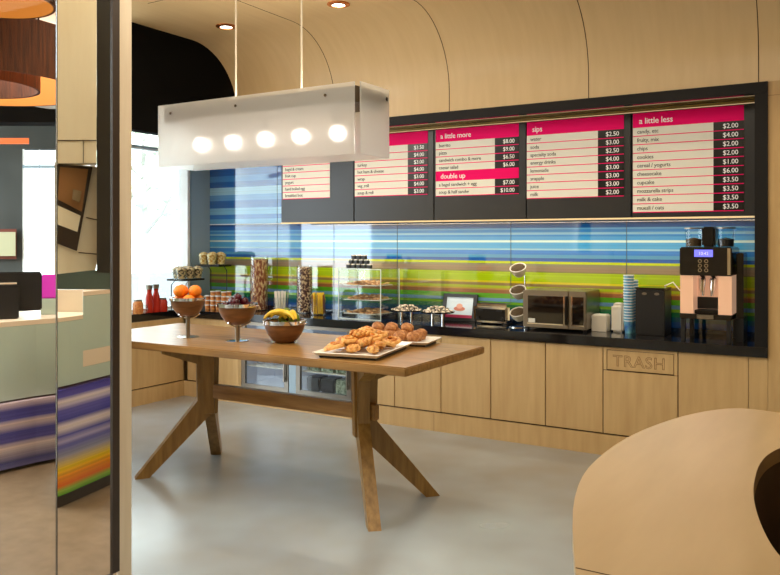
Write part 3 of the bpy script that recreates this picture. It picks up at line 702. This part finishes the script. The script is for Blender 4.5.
# white boxes
t = on_counter('napkin_box', 'low white box of napkins right of the microwave', 'box', -1.772, 6.11)
G().box(-.058, .058, -.06, .06, 0, .125, bev=.003).obj('carton', M['paper'], t); G().box(-.05, .05, -.045, .045, .1255, .131).obj('napkins', M['white'], t)
t = on_counter('lid_dispenser', 'tall white narrow box between the low napkin box and the cup stacks', 'box', -1.64, 6.13)
G().box(-.046, .046, -.05, .05, 0, .21, bev=.014).obj('carton', M['paper'], t, True); G().box(-.03, .03, -.032, .032, .211, .222, bev=.004).obj('top_tab', M['paper'], t)
# microwave
mw = on_counter('microwave', 'stainless steel microwave with dark glass door', 'microwave', -2.055, 6.085)
G().box(-.29, .222, -.15, .20, .018, .312, bev=.006).obj('case', M['steel'], mw)
dr = G().box(-.288, .085, -.168, -.151, .020, .310, bev=.004).obj('door', M['steel'], mw)
G().box(-.245, .045, -.171, -.1685, .055, .270).obj('window', M['darkglass'], dr)
g = G(); g.box(-.25, .05, -.1725, -.1685, .046, .0545); g.box(.046, .056, -.1725, -.1685, .046, .275); g.obj('window_trim', M['chrome'], dr)
G().box(.064, .082, -.195, -.169, .05, .275, bev=.005).obj('handle', M['dark_metal'], dr)
cp = G().box(.088, .222, -.168, -.151, .020, .310, bev=.004).obj('control_panel', M['steel'], mw)
G().box(.118, .205, -.171, -.1685, .055, .270).obj('keypad', M['darkglass'], cp)
G().box(.111, .1175, -.1725, -.1685, .05, .275).box(.111, .208, -.1725, -.1685, .046, .052).obj('keypad_trim', M['chrome'], cp)
G().box(-.24, -.185, -.1745, -.1715, .058, .090).obj('sticker', M['paper'], mw)
for sx in (-.26, .2):
    for sy in (-.12, .17): G().cyl(.012, 0, .018, 10, T(sx, sy, 0)).obj('foot', M['black_plastic'], mw)
# tiered metal basket tower
bt = on_counter('basket_tower', 'tower of three tilted cream scoops filled with brown beans left of the microwave', 'basket tower', -2.425, 6.03)
G().lathe([(0, 0), (.07, 0), (.07, .006), (0, .008)], 24).obj('base', M['chrome'], bt, True)
G().cyl(.005, .006, .50, 8, T(.035, .05, 0)).obj('pole', M['chrome'], bt)
for z in (.10, .28, .46):
    mt = T(0, 0, z) @ Matrix.Rotation(R(32), 4, 'X')
    ba = G().lathe([(0, -.05), (.035, -.045), (.058, -.01), (.066, .03), (.062, .03), (.054, -.006), (.03, -.038), (0, -.042)], 20, mt).obj('scoop', M['cream_china'], bt, True)
    G().lathe([(.062, .028), (.068, .028), (.068, .032), (.062, .032)], 20, mt, close=True).obj('scoop_rim', M['sachet_white'], ba, True)
    G().ball((0, 0, 0), .056, (1, 1, .35), noise=.2, sub=3, seed=2).obj('beans', M['stem'], ba).matrix_local = mt @ T(0, 0, .022)
# toaster
ts = on_counter('toaster', 'chrome toaster right of the framed picture', 'toaster', -2.70, 6.17)
ts.scale = (1.17, 1, 1.04)
G().box(-.14, .14, -.085, .085, .012, .165, bev=.025).obj('shell', M['chrome'], ts, True)
G().box(-.115, .115, -.088, -.0855, .03, .125).obj('front_plate', M['dark_metal'], ts)
g = G()
for y in (-.03, .03): g.box(-.11, .11, y-.01, y+.01, .1645, .168)
g.obj('slots', M['black_plastic'], ts)
G().box(-.10, -.06, -.10, -.0885, .105, .118).box(.05, .09, -.10, -.0885, .105, .118).obj('lever', M['black_plastic'], ts)
for x in (-.095, .095): G().cyl(.013, 0, .012, 12, T(x, -.0885, .05) @ Matrix.Rotation(PI/2, 4, 'X')).obj('knob', M['black_plastic'], ts)
for x in (-.1, .1): G().box(x-.02, x+.02, -.06, .06, 0, .012).obj('foot', M['black_plastic'], ts)
# framed picture
fp = on_counter('picture_frame', 'small black framed picture of a dish leaning left of the toaster', 'picture', -3.06, 6.21)
tl = Matrix.Rotation(R(-12), 4, 'X')
g = G()
for a in ((-.165, .165, 0, .03), (-.165, .165, .225, .255)): g.box(a[0], a[1], -.012, .012, a[2], a[3], tl)
g.box(-.165, -.13, -.012, .012, .03, .225, tl); g.box(.13, .165, -.012, .012, .03, .225, tl); g.obj('frame', M['black_plastic'], fp)
G().box(-.13, .13, -.004, .006, .03, .225, tl).obj('print', noisy('pale_blue_print', S(186, 208, 226), S(214, 228, 236), (1, 1, 1), 5, 2, .3), fp)
G().box(-.13, .13, -.006, -.0045, .03, .058, tl).obj('red_band', mat('crimson_band', S(160, 40, 80), .4), fp)
G().lathe([(0, 0), (.055, 0), (.055, .001), (0, .001)], 24, tl @ T(0, -.0045, .115) @ Matrix.Rotation(PI/2, 4, 'X') @ Matrix.Diagonal((1, .4, 1, 1))).obj('printed_plate', mat('printed_orange', S(196, 120, 96), .5), fp)
G().lathe([(0, 0), (.03, 0), (.03, .001), (0, .001)], 24, tl @ T(0, -.0048, .14) @ Matrix.Rotation(PI/2, 4, 'X') @ Matrix.Diagonal((1, .8, 1, 1))).obj('printed_food', mat('printed_rose', S(214, 160, 140), .5), fp)
G().box(-.02, .02, .06, .068, 0, .16, Matrix.Rotation(R(8), 4, 'X')).obj('easel_leg', M['black_plastic'], fp); fp.scale = (1, 1, .93)
# pedestal plates with biscuits
def biscuit(lab, grp, m, r=.026, nm='biscuit'):
    t = thing(nm, lab, 'biscuit', (0, 0, 0), 0, grp)
    G().lathe([(0, 0), (r*.9, 0), (r, .006), (r*.8, .013), (0, .016)], 12).obj('dough', M[m], t, True); return t
def pedestal(x, y, lab):
    t = on_counter('cake_stand', lab, 'cake stand', x, y, 0, 'low chrome cake stands')
    G().lathe([(0, .083), (.142, .083), (.15, .095), (.142, .092), (0, .088)], 32).obj('plate', M['darkglass'], t, True)
    for dx in (-.05, .05): G().cyl(.012, 0, .083, 12, T(dx, 0, 0)).obj('leg', M['chrome'], t)
    return t
bq = biscuit('dark and cream biscuit heaped on a low chrome cake stand', 'biscuits on the low cake stands', 'bwcookie'); q1 = True
for x, lab in ((-3.475, 'low cake stand of mixed biscuits just right of the clear display case'), (-3.165, 'low cake stand of mixed biscuits just left of the framed picture')):
    pedestal(x, 6.02, lab)
    for lay, (n_, rr) in enumerate(((10, .112), (6, .064), (6, .082), (1, .0), (4, .045))):
        for i in range(n_):
            a = i*2*PI/n_+lay; loc = (x+rr*math.cos(a), 6.02+rr*math.sin(a), CZ+.090+[0, .0, .017, 0, .034][lay])
            if q1: c = bq; q1 = False
            else: c = copy_tree(bq)
            c.location = loc; c.rotation_euler = (rn.uniform(-.2, .2), rn.uniform(-.2, .2), rn.random()*6)
# clear display case with three shelves of cookies
dc = on_counter('display_case', 'clear acrylic case with three shelves of cookies behind the table', 'display case', -3.87, 6.02)
W, D, H_ = .225, .16, .45
g = G()
g.box(-W, W, D-.005, D, 0, H_); g.box(-W, -W+.005, -D, D-.005, 0, H_); g.box(W-.005, W, -D, D-.005, 0, H_); g.box(-W+.005, W-.005, -D, D-.005, H_-.005, H_); g.box(-W+.005, W-.005, -D, -D+.004, 0, H_-.005)
g.obj('panes', M['glass_thin'], dc)
g = G()
for sx in (-1, 1):
    for sy in (-1, 1): g.box(sx*W-.003, sx*W+.003, sy*D-.003, sy*D+.003, 0, H_)
g.box(-W, W, -D-.003, -D+.003, H_-.004, H_+.003); g.box(-W, W, -D-.003, -D+.003, 0, .006); g.obj('bright_edges', mat('acrylic_edge', S(214, 226, 220), .3), dc)
ck = biscuit('round golden cookie on a shelf of the clear display case', 'cookies in the clear display case', 'cookie', .036, 'cookie'); q1 = True
for z in (.045, .17, .30):
    G().box(-W+.01, W-.01, -D+.01, D-.01, z-.006, z).obj('shelf', M['glass_thin'], dc)
    G().box(-W+.04, W-.06, -D+.02, D-.02, z+.0005, z+.006).obj('plate', M['white'], dc)
    for i in range(5):
        for j in range(3):
            for k in range(2):
                if k and (i in (0, 4)): continue
                loc = (-3.88+(i-2)*.066+rn.uniform(-.01, .01), 6.02+(j-1)*.085, CZ+z+.007+k*.017)
                if q1: c = ck; q1 = False
                else: c = copy_tree(ck)
                c.location = loc; c.rotation_euler = (rn.uniform(-.25, .25), rn.uniform(-.25, .25), rn.random()*6)
tag(G().box(-3.62, -3.23, 6.205, 6.209, CZ+.001, CZ+.43).box(-3.62, -3.616, 6.21, 6.28, CZ+.001, CZ+.43).box(-3.234, -3.23, 6.21, 6.28, CZ+.001, CZ+.43).obj('sneeze_guard', M['glass_thin']),
    'clear acrylic guard standing behind the low cake stands, right of the cookie case', 'acrylic guard')
# pyramid of little dark jars on top of the case
jr = thing('mini_jar', 'little dark square jar in the pyramid on top of the clear display case', 'jar', (0, 0, 0), 0, 'pyramid of little jars')
G().box(-.020, .020, -.02, .02, 0, .030, bev=.004).obj('pot', M['black_plastic'], jr); G().box(-.019, .019, -.019, .019, .0305, .040).obj('lid', M['paper'], jr); q1 = True
for row, n_ in enumerate((5, 4, 3)):
    for i in range(n_):
        c = jr if q1 else copy_tree(jr); q1 = False
        c.location = (-3.95+(i-(n_-1)/2)*.056, 5.98, CZ+H_+.003+row*.041)
# glass jars
def glassjar(x, y, r, h, fill, fh, lab, lid=False, name='glass_jar', cat='jar'):
    t = on_counter(name, lab, cat, x, y)
    G().lathe([(0, 0), (r, 0), (r, h), (r-.004, h), (r-.004, .008), (0, .008)], 28).obj('glass_wall', M['glass_thin'], t, True)
    if fill:
        g = G().lathe([(0, .009), (r-.007, .009), (r-.007, fh-.01), (r*.5, fh), (0, fh)], 28); tag(g.obj('contents', M[fill], t, True), kind='stuff')
    return t
glassjar(-5.255, 6.12, .092, .54, 'biscotti', .52, 'tallest clear glass cylinder, filled with brown dried twists')
glassjar(-4.68, 6.12, .080, .46, 'granola', .45, 'clear glass cylinder filled with purple berry and nut mix')
def sticks(x, y, r, m, n, h, lab, jl, grp):
    glassjar(x, y, r, .15, None, 0, jl, name='glass_tumbler', cat='tumbler'); s0 = None
    for k in range(n):
        a = k*2.4; rr = (r-.018)*math.sqrt((k+.5)/n)
        loc = (x+rr*math.cos(a), y+rr*math.sin(a), CZ+.010); e = (rn.uniform(-.08, .08), rn.uniform(-.08, .08), rn.random()*6)
        if s0 is None:
            s0 = G().box(-.0085, .0085, -.002, .002, 0, h).obj('sugar_sachet', m); tag(s0, lab, 'sachet', grp); c = s0
        else: c = s0.copy(); COL.objects.link(c)
        c.location = loc; c.rotation_euler = e
sticks(-4.90, 6.03, .076, M['sachet_white'], 18, .20, 'white sachet standing in the tumbler between the two tall jars', 'clear tumbler of white sachets between the two tall jars', 'white sachets')
sticks(-4.45, 6.03, .078, M['sachet_yellow'], 14, .20, 'yellow sachet standing in the tumbler right of the berry jar', 'clear tumbler of yellow sachets right of the berry jar', 'yellow sachets')
for k in range(6):
    a = k*1.05
    c = tag(G().box(-.0085, .0085, -.002, .002, 0, .18).obj('sugar_sachet', M['sachet_brown']), 'brown sachet among the yellow ones in the tumbler', 'sachet', 'brown sachets') if k == 0 else c0.copy()
    if k == 0: c0 = c
    else: COL.objects.link(c)
    c.location = (-4.45+.062*math.cos(a), 6.03+.062*math.sin(a), CZ+.01); c.rotation_euler = (0, 0, a)
# condiment pots in rows in the corner
pt = thing('condiment_pot', 'tiny coloured condiment pot on the counter beneath the raised snack trays', 'pot', (0, 0, 0), 0, 'condiment pots in the corner')
G().lathe([(0, 0), (.024, 0), (.027, .035), (0, .037)], 14).obj('pot', M['amber'], pt, True); G().cyl(.029, .0375, .046, 14).obj('lid', M['whiterim'], pt, True); q1 = True
for i in range(5):
    for j in range(2):
        for k in range(4 if i % 2 else 3):
            c = pt if q1 else copy_tree(pt); q1 = False; c.location = (-5.80+i*.075, 5.95+j*.075, CZ+k*.047)
# raised snack trays
def riser(x, y, h, rz, lab, w=.15):
    t = on_counter('tray_riser', lab, 'tray stand', x, y, rz, 'raised glass snack trays')
    G().box(-w, w, -.11, .11, h-.012, h, bev=.003).obj('tray_plate', M['glass_thin'], t)
    g = G()
    for a in ((-w, w, -.112, -.108), (-w, w, .108, .112)): g.box(a[0], a[1], a[2], a[3], h-.014, h+.004)
    g.box(-w-.002, -w+.002, -.11, .11, h-.014, h+.004); g.box(w-.002, w+.002, -.11, .11, h-.014, h+.004); g.obj('tray_rim', M['dark_metal'], t)
    for sx in (-.1, .1): G().tube([(sx, .10, 0), (sx, .10, h-.06), (sx, .05, h-.014)], .005).obj('wire_leg', M['dark_metal'], t, True)
    G().box(-.12, .12, .06, .12, 0, .006).obj('foot', M['dark_metal'], t)
    return t
def snackcup(lab, grp, m):
    t = thing('snack_bowl', lab, 'bowl', (0, 0, 0), 0, grp)
    G().lathe([(0, 0), (.038, 0), (.055, .09), (.052, .09), (.036, .004), (0, .004)], 18).obj('glass_wall', M['glass_thin'], t, True)
    tag(G().lathe([(0, .005), (.035, .005), (.050, .085), (.02, .105), (0, .108)], 18).obj('snacks', M[m], t, True), kind='stuff'); return t
riser(-5.90, 5.745, .315, R(90), 'lower raised glass tray of snack bowls in front of the window mullion')
riser(-5.80, 6.03, .45, R(8), 'upper raised glass tray of snack bowls in the corner by the striped glass')
sa = snackcup('small glass bowl of dark mixed snacks on the lower raised tray', 'snack bowls on the lower raised tray', 'snack')
for k, (dx, dy) in enumerate(((.04, -.11), (.04, .0), (.04, .11), (-.06, -.06), (-.06, .05))):
    c = sa if k == 0 else copy_tree(sa); c.scale = (1.15, 1.15, 1.2); c['label'] = 'small glass bowl of dark snacks on the lower raised tray, '+('front row left', 'front row middle', 'front row right', 'back row left', 'back row right')[k]; c.location = (-5.89+dx, 5.745+dy, CZ+.317)
sb = snackcup('small glass bowl of yellow snacks on the upper raised tray', 'snack bowls on the upper raised tray', 'snack_y')
for k, (dx, dy) in enumerate(((-.09, -.04), (.02, -.035), (-.06, .06), (.05, .06))):
    c = sb if k == 0 else copy_tree(sb); c.scale = (1.1, 1.1, 1.25); c['label'] = 'small glass bowl of yellow snacks on the upper raised tray, '+('front left', 'front right', 'back left', 'back right')[k]; c.location = (-5.80+dx, 6.03+dy, CZ+.452)
# sauce bottles and jars by the window
def bottle(x, y, lab, m='red', h=.20, r=.032, grp=None, name='sauce_bottle'):
    t = on_counter(name, lab, 'bottle', x, y, 0, grp)
    G().lathe([(0, 0), (r, 0), (r, h*.55), (r*.62, h*.72), (r*.66, h*.84), (0, h*.84)], 18).obj('body', M[m], t, True)
    G().cyl(r*.78, h*.841, h, 14, r2=r*.86).obj('cap', M['steel'], t, True); return t
bottle(-6.0, 5.36, 'red bottle with wide grey neck by the window, left of the pair', h=.27, r=.036)
bottle(-6.0, 5.445, 'red bottle with wide grey neck by the window, right of the pair', h=.275, r=.036)
for x, y, lab, m in ((-5.995, 5.215, 'small jar of orange preserve at the left end by the window', 'amber'), (-5.985, 5.515, 'squat jar of red preserve in front of the window beside the red bottles', 'red')):
    t = on_counter('preserve_jar', lab, 'jar', x, y)
    G().lathe([(0, 0), (.046, 0), (.05, .03), (.048, .10), (.036, .12), (0, .12)], 20).obj('pot', M[m], t, True); G().cyl(.038, .1205, .138, 20).obj('lid', M['steel'], t, True)
t = on_counter('drinking_glass', 'small clear glass on the counter in front of the red bottles', 'glass', -5.995, 5.295)
G().lathe([(0, 0), (.028, 0), (.034, .08), (.031, .08), (.025, .006), (0, .006)], 20).obj('glass_wall', M['glass_thin'], t, True)

# ------------------------------------------------------------------ round counter in the right foreground
rp = [(-.40, 1.28), (-.519, 1.60), (-.62, 1.889), (-.675, 2.092), (-.708, 2.28), (-.716, 2.459), (-.712, 2.66), (-.688, 2.855), (-.648, 3.04), (-.593, 3.221), (-.525, 3.36), (-.453, 3.452), (-.36, 3.462), (-.15, 3.40), (.30, 3.25), (.80, 2.9), (1.1, 2.5), (1.2, 2.0), (1.1, 1.5), (.9, 1.1), (.5, .85), (0, .8), (-.28, 1.02)]
hp = [(-.274, 2.50), (-.277, 2.62), (-.268, 2.75), (-.24, 2.87), (-.18, 2.98), (-.05, 3.06), (.15, 3.0), (.38, 2.8), (.5, 2.4), (.45, 2.0), (.25, 1.75), (.05, 1.68), (-.08, 1.74), (-.165, 1.88), (-.225, 2.10), (-.262, 2.32)]
def smooth_loop(p, n=3):
    for _ in range(n):
        q = []
        for a, b in zip(p, p[1:]+p[:1]): q += [(a[0]*.75+b[0]*.25, a[1]*.75+b[1]*.25), (a[0]*.25+b[0]*.75, a[1]*.25+b[1]*.75)]
        p = q
    return p
def ring_mesh(outer, inner_, z0, z1, n=160):
    def res(p, n):
        c = (.12, 2.25); out = []
        for i in range(n):
            a = -PI+2*PI*i/n; d = (math.cos(a), math.sin(a)); best = None
            for u, v in zip(p, p[1:]+p[:1]):
                ex, ey = v[0]-u[0], v[1]-u[1]; det = d[0]*(-ey)+d[1]*ex
                if abs(det) < 1e-9: continue
                t = ((u[0]-c[0])*(-ey)+(u[1]-c[1])*ex)/det; s_ = (d[0]*(u[1]-c[1])-d[1]*(u[0]-c[0]))/det
                if t > 0 and -1e-6 <= s_ <= 1+1e-6: best = t if best is None else max(best, t)
            out.append((c[0]+d[0]*best, c[1]+d[1]*best))
        return out
    g = G(); b = g.b; O = res(outer, n); I = res(inner_, n)
    vs = [[b.verts.new((x, y, z)) for x, y in P_] for P_, z in ((O, z1), (I, z1), (I, z0), (O, z0))]
    for a, c in ((0, 1), (1, 2), (2, 3), (3, 0)):
        for i in range(n): b.faces.new((vs[a][i], vs[a][(i+1) % n], vs[c][(i+1) % n], vs[c][i]))
    return g, O, I
so, si = smooth_loop(rp, 1), smooth_loop(hp, 3)
rc = thing('ring_counter', 'rounded pale wood counter with an open dark centre in the right foreground', 'counter', (0, 0, 0))
g, O, I = ring_mesh(so, si, .855, .9); g.obj('counter_top', M['maple_top'], rc, True)
sc_ = lambda p, k: [(.12+(x-.12)*k, 2.25+(y-2.25)*k) for x, y in p]
g, _, _ = ring_mesh(sc_(so, .985), sc_(so, .955), .0, .854); g.obj('outer_skirt', mat('pale_green_skirt', S(176, 186, 172), .3), rc, True)
g, _, _ = ring_mesh(sc_(si, 1.06), sc_(si, 1.005), .25, .854); g.obj('inner_skirt', mat('dark_brown_lining', S(92, 74, 58), .5), rc, True)
g, _, _ = ring_mesh(sc_(si, .995), sc_(si, .2), .25, .28); g.obj('inner_shelf', M['black_matte'], rc)
# groove across the top near the front
G().box(-.515, -.16, 1.592, 1.596, .9001, .9006).obj('groove', M['seam'], rc)
ch = thing('bar_stool', 'dark leather seat glimpsed inside the opening of the round counter', 'stool', (.10, 2.36, .281))
G().ball((0, 0, .25), .24, (1, 1.25, .75), sub=3).obj('cushion', mat('black_leather', S(24, 20, 20), .28), ch, True)
G().lathe([(0, 0), (.15, 0), (.15, .015), (.03, .03), (.03, .1), (0, .1)], 24).obj('pedestal', M['dark_metal'], ch, True)

# ------------------------------------------------------------------ glass partition on the left and the lobby beyond it
PX = -2.82
struct(G().box(PX-.018, PX, 2.349, 2.417, 0, CEIL-.001).obj('wall_partition', noisy('greyed_beige_veneer', S(214, 196, 170), S(228, 212, 188), (9, 9, .9), 2.2, 4, .5, glob=True)))
gp = thing('glass_partition', 'dark framed glass partition with two clear panes at the left', 'partition', (PX, 0, 0))
G().box(-.012, .004, 2.31, 2.348, .12, CEIL-.01).obj('stile', M['frame_dark'], gp)
G().box(-.012, .004, .9, 2.31, .09, .12).obj('bottom_rail', M['frame_dark'], gp)
G().box(-.008, -.002, 2.0405, 2.31, .12, CEIL-.01).obj('pane', M['pane_l'], gp); G().box(-.008, -.002, .9, 2.0375, .12, CEIL-.01).obj('pane', M['pane_l'], gp)
G().box(-.010, -.001, 2.0376, 2.0404, .12, CEIL-.01).obj('pane_joint', M['frame_dark'], gp)
struct(G().box(PX-.012, PX, .9, 2.348, 0, .089).obj('baseboard_left_2', M['maple']))

def plan(px, dz): p = at(px, dz); return (p[0], p[1])
def slab(px0, px1, dz, th, y_top, y_bot, m, name=None, dz1=None):
    """upright board standing where the lobby has it: between two bearings, thickness th away from us"""
    d1 = dz1 or dz
    p = [plan(px0, dz), plan(px1, d1), plan(px1, d1+th), plan(px0, dz+th)]
    z1 = at(0, dz, y_top)[2] if y_top is not None else CEIL; z0 = at(0, dz, y_bot)[2] if y_bot is not None else 0
    return G().prism(p, z0, z1)
LC = 3.0
struct(G().prism([(-2.84, .2), (-2.84, 2.42), plan(122, 5.16), plan(60, 7.0), plan(-300, 7.0)], 0.0005, .004).obj('floor_lobby', noisy('brown_lobby_floor', S(120, 98, 72), S(136, 114, 88), (1, 1, 1), 9, 4, .5, glob=True)))
struct(G().prism([plan(-120, 3.3), plan(96, 3.9), plan(100, 8.4), plan(-120, 8.4)], LC, LC+.08).obj('ceiling_lobby', M['white_ceiling']))
struct(slab(-120, 22.5, 8.2, .15, 104, None, None).obj('wall_lobby', M['dark_wall']))
struct(slab(22.5, 100, 8.2, .15, 104, 149, None).obj('wall_lobby_head', M['dark_wall']))
struct(slab(22.5, 100, 8.2, .15, 279, None, None).obj('wall_lobby_sill', M['dark_wall']))
wl = struct(slab(22.5, 24.5, 8.19, .03, 149, 279, None).obj('window_2', M['frame_white']))
for a, b_ in ((39, 40), (55.5, 57)): slab(a, b_, 8.19, .03, 149, 279, None).obj('window_frame', M['frame_white'], wl)
slab(22.5, 58, 8.18, .03, 165, 168, None).obj('window_frame', M['grey_blue'], wl)
struct(slab(-60, 60, 7.2, .25, 104, 122, None).obj('trim_12', M['black_matte']))
tag(slab(-60, 29, 7.1, .05, 138, 143.5, None).obj('strip_lamp', mat('orange_strip', S(200, 80, 30), .5, emit=(1, .25, .05), es=.5)), 'long dim orange strip lamp under the dark lobby beam', 'lamp')
pc = thing('wall_picture', 'pale landscape picture in a thin red brown frame on the dark lobby wall', 'picture', (0, 0, 0))
slab(-40, 15.5, 8.1, .03, 232, 256, None).obj('print', mat('pale_print', S(196, 196, 160), .5), pc); slab(-41, 16.5, 8.14, .03, 229, 259, None).obj('frame', mat('redbrown_frame', S(120, 56, 40), .5), pc)
# wood faced column and dark column
struct(slab(57, 96.5, 3.72, .10, 163, None, None).obj('wall_lobby_bulkhead', M['maple_ceiling'])) if False else struct(slab(57, 96.5, 3.72, .10, None, 163, None).obj('wall_lobby_bulkhead', M['maple_pale']))
struct(slab(96.8, 114, 3.73, .10, None, 273, None).obj('wall_lobby_bulkhead_dark', mat('dark_brown_panel', S(40, 36, 30), .5)))
struct(slab(57, 96.5, 3.716, .003, 140, 140.8, None).obj('trim_13', M['seam'])); struct(slab(83, 83.6, 3.716, .003, 141, 163, None).obj('trim_14', M['seam']))
# tilted panel: a reflection of the wood counter niche, built as solid parts
lc = at(85, 3.80, 218)
tp_ = thing('tilted_panel', 'tilted panel modelling a reflection of wood and a dark niche beside the lobby column', 'panel', lc, R(31.2+21.6), None)
k_ = 3.80/F*1.0
def tpoly(pts, y0, y1, m, nm, par=None):
    g = G(); mm = Matrix.Rotation(PI/2, 4, 'X')
    q = [((x-85)*k_, (218-y)*k_) for x, y in pts]; return g.prism(q, y0, y1, mm).obj(nm, m, par or tp_)
tpoly([(57, 163), (112.5, 168), (95, 270), (57, 274)], -.03, 0, M['maple_pale'], 'board')
nb = tpoly([(58, 165), (92, 167), (77.5, 251), (58, 243)], .001, .012, M['frame_dark'], 'niche_frame')
tpoly([(62, 168), (88, 169.5), (82, 212), (60, 200)], .0125, .02, mat('amber_niche', S(150, 104, 58), .5), 'niche_back', nb)
tpoly([(58, 205), (81, 216), (78, 232), (58, 224)], .0125, .02, M['maple_pale'], 'niche_drawer', nb)
g = G()
for q in ([(86, 217), (104, 221), (104, 222), (86, 218)], [(79, 252), (99, 254), (99, 255), (79, 253)]):
    g.prism([((x-85)*k_, (218-y)*k_) for x, y in q], .0005, .002, Matrix.Rotation(PI/2, 4, 'X'))
g.obj('board_joint', M['seam'], tp_)
tpoly([(74, 190), (82, 192), (80, 203), (73, 200)], .0205, .05, M['chrome'], 'coffee_pot', nb)
# drum pendants
def drum(px, dz, r, y_top, y_bot, lab, glow=True, grp='drum pendants in the lobby'):
    c = at(px, dz); zt, zb = at(px, dz, y_top)[2], at(px, dz, y_bot)[2]
    t = thing('drum_pendant', lab, 'lamp', (c[0], c[1], zb), 0, grp); h = zt-zb
    G().lathe([(r, 0), (r, h), (r-.008, h), (r-.008, 0)], 56, close=True).obj('outer_shade', M['shade_out'], t, True)
    G().lathe([(r-.010, .002), (r-.010, h-.002), (r-.016, h-.002), (r-.016, .002)], 56, close=True).obj('lining', M['shade_in'] if glow else M['shade_out'], t, True)
    zc = LC-zb
    for a in (0, 2.1, 4.2): G().tube([((r-.02)*math.cos(a), (r-.02)*math.sin(a), h-.01), ((r-.02)*math.cos(a), (r-.02)*math.sin(a), zc)], .006, 6).obj('cable', M['dark_metal'], t)
    return t
drum(-28, 4.65, .65, 36, 88, 'large brown ring drum lamp seen through the left pane')
drum(-26, 4.65, .36, 60, 88, 'small brown drum lamp hanging inside the large ring', glow=False)
drum(-8, 3.75, .28, -36, 3, 'topmost brown drum lamp cut by the upper edge of the picture')
l = bpy.data.lights.new('lobby_ceiling_fill', 'POINT'); l.energy = 20; l.color = (1, .85, .65); l.shadow_soft_size = .08  # free point light outside the drums, added to whiten the lobby ceiling
o = bpy.data.objects.new('lobby_ceiling_fill', l); COL.objects.link(o); o.location = at(45, 5.5, 60)
# reception desks
def desk(seg, zs, zg, ztop, mstripe, lab, depth, toe, bdz=None):
    t = thing('reception_desk', lab, 'desk', (0, 0, 0))
    fr_ = [plan(px, dz) for px, dz in seg]; bk = [plan(px, bdz or dz+depth) for px, dz in reversed(seg)]
    tf = [plan(px, dz+.05) for px, dz in seg]; tk = [plan(px, bdz or dz+depth-.02) for px, dz in reversed(seg)]
    G().prism(tf+tk, 0, toe).obj('toe_kick', M['frame_dark'], t)
    G().prism(fr_+bk, toe, zs).obj('striped_front', mstripe, t)
    G().prism(tf+tk, zs, zs+.012).obj('ledge', M['frame_dark'], t)
    return t, tf, tk
seg = [(-60, 5.1), (-40, 5.12), (-20, 5.18), (0, 5.28), (18, 5.38), (36, 5.48), (56.5, 5.58)]
t, tf, tk = desk(seg, .47, 0, 0, M['desk_left'], 'farther reception desk with violet striped front and a monitor on it, left pane', .8, .03)
G().prism(tf+tk, .483, .985).obj('upper_panel', M['sage'], t); G().prism(tf+tk, .986, 1.02).obj('desk_top', M['cream'], t)
seg = [(57.5, 4.57), (70, 4.66), (83, 4.77), (97, 4.89), (113, 5.04)]
t, tf, tk = desk(seg, .70, 0, 0, M['desk_right'], 'nearer reception desk with violet, yellow and orange striped front, right pane', .42, .085, 5.15)
a_ = [plan(px, dz+.05) for px, dz in seg[:3]]; b2 = [plan(px, 5.03) for px, dz in reversed(seg[:3])]
G().prism(a_+b2, .713, 1.095).obj('low_panel', M['sage'], t); G().prism(a_+b2, 1.096, 1.12).obj('low_top', M['cream'], t)
a_ = [plan(px, dz+.05) for px, dz in seg[2:]]; b2 = [plan(px, 5.15) for px, dz in reversed(seg[2:])]
G().prism(a_+b2, .713, .80).obj('lower_panel', M['sage'], t); G().prism(a_+b2, .801, .90).obj('cream_band', M['cream'], t)
G().prism(a_+b2, .901, 1.235).obj('upper_panel', M['sage'], t); G().prism(a_+b2, 1.236, 1.262).obj('high_top', M['cream'], t)
G().prism([plan(57.5, 5.05), plan(113, 5.05), plan(113, 5.07), plan(57.5, 5.07)], 1.263, 1.385).obj('dark_screen', mat('smoky_green_screen', S(58, 72, 66), .15), t)
# back block of the nearer desk
a_ = [plan(57.5, 5.04), plan(82.8, 5.04)]; b2 = [plan(82.8, 5.14), plan(57.5, 5.14)]
G().prism(a_+b2, .9, 1.26).obj('cream_upstand', M['cream'], t)
# monitor on the farther desk
mo = thing('monitor', 'black computer monitor standing on the farther reception desk', 'monitor', at(10, 5.65)[:2]+(1.02,), R(31.2+24))
G().box(-.30, .21, -.02, .03, .05, .33, bev=.01).obj('housing', M['black_plastic'], mo); G().box(-.34, .06, -.10, -.05, .0, .24, bev=.008).obj('keyboard_back', M['black_plastic'], mo)
G().box(-.05, .05, -.01, .02, 0, .05).obj('stand', M['black_plastic'], mo); G().box(-.34, .045, -.06, .06, .245, .255).obj('top_edge', M['cream'], mo)
va = thing('glass_block', 'bright magenta glass block on the farther desk beside the monitor', 'ornament', at(52, 5.95)[:2]+(1.021,), R(50))
G().box(-.075, .06, -.05, .05, .12, .30, bev=.01).obj('block', M['magenta'], va); G().box(-.075, .06, -.05, .05, 0, .12, bev=.004).obj('plinth', M['sage'], va)
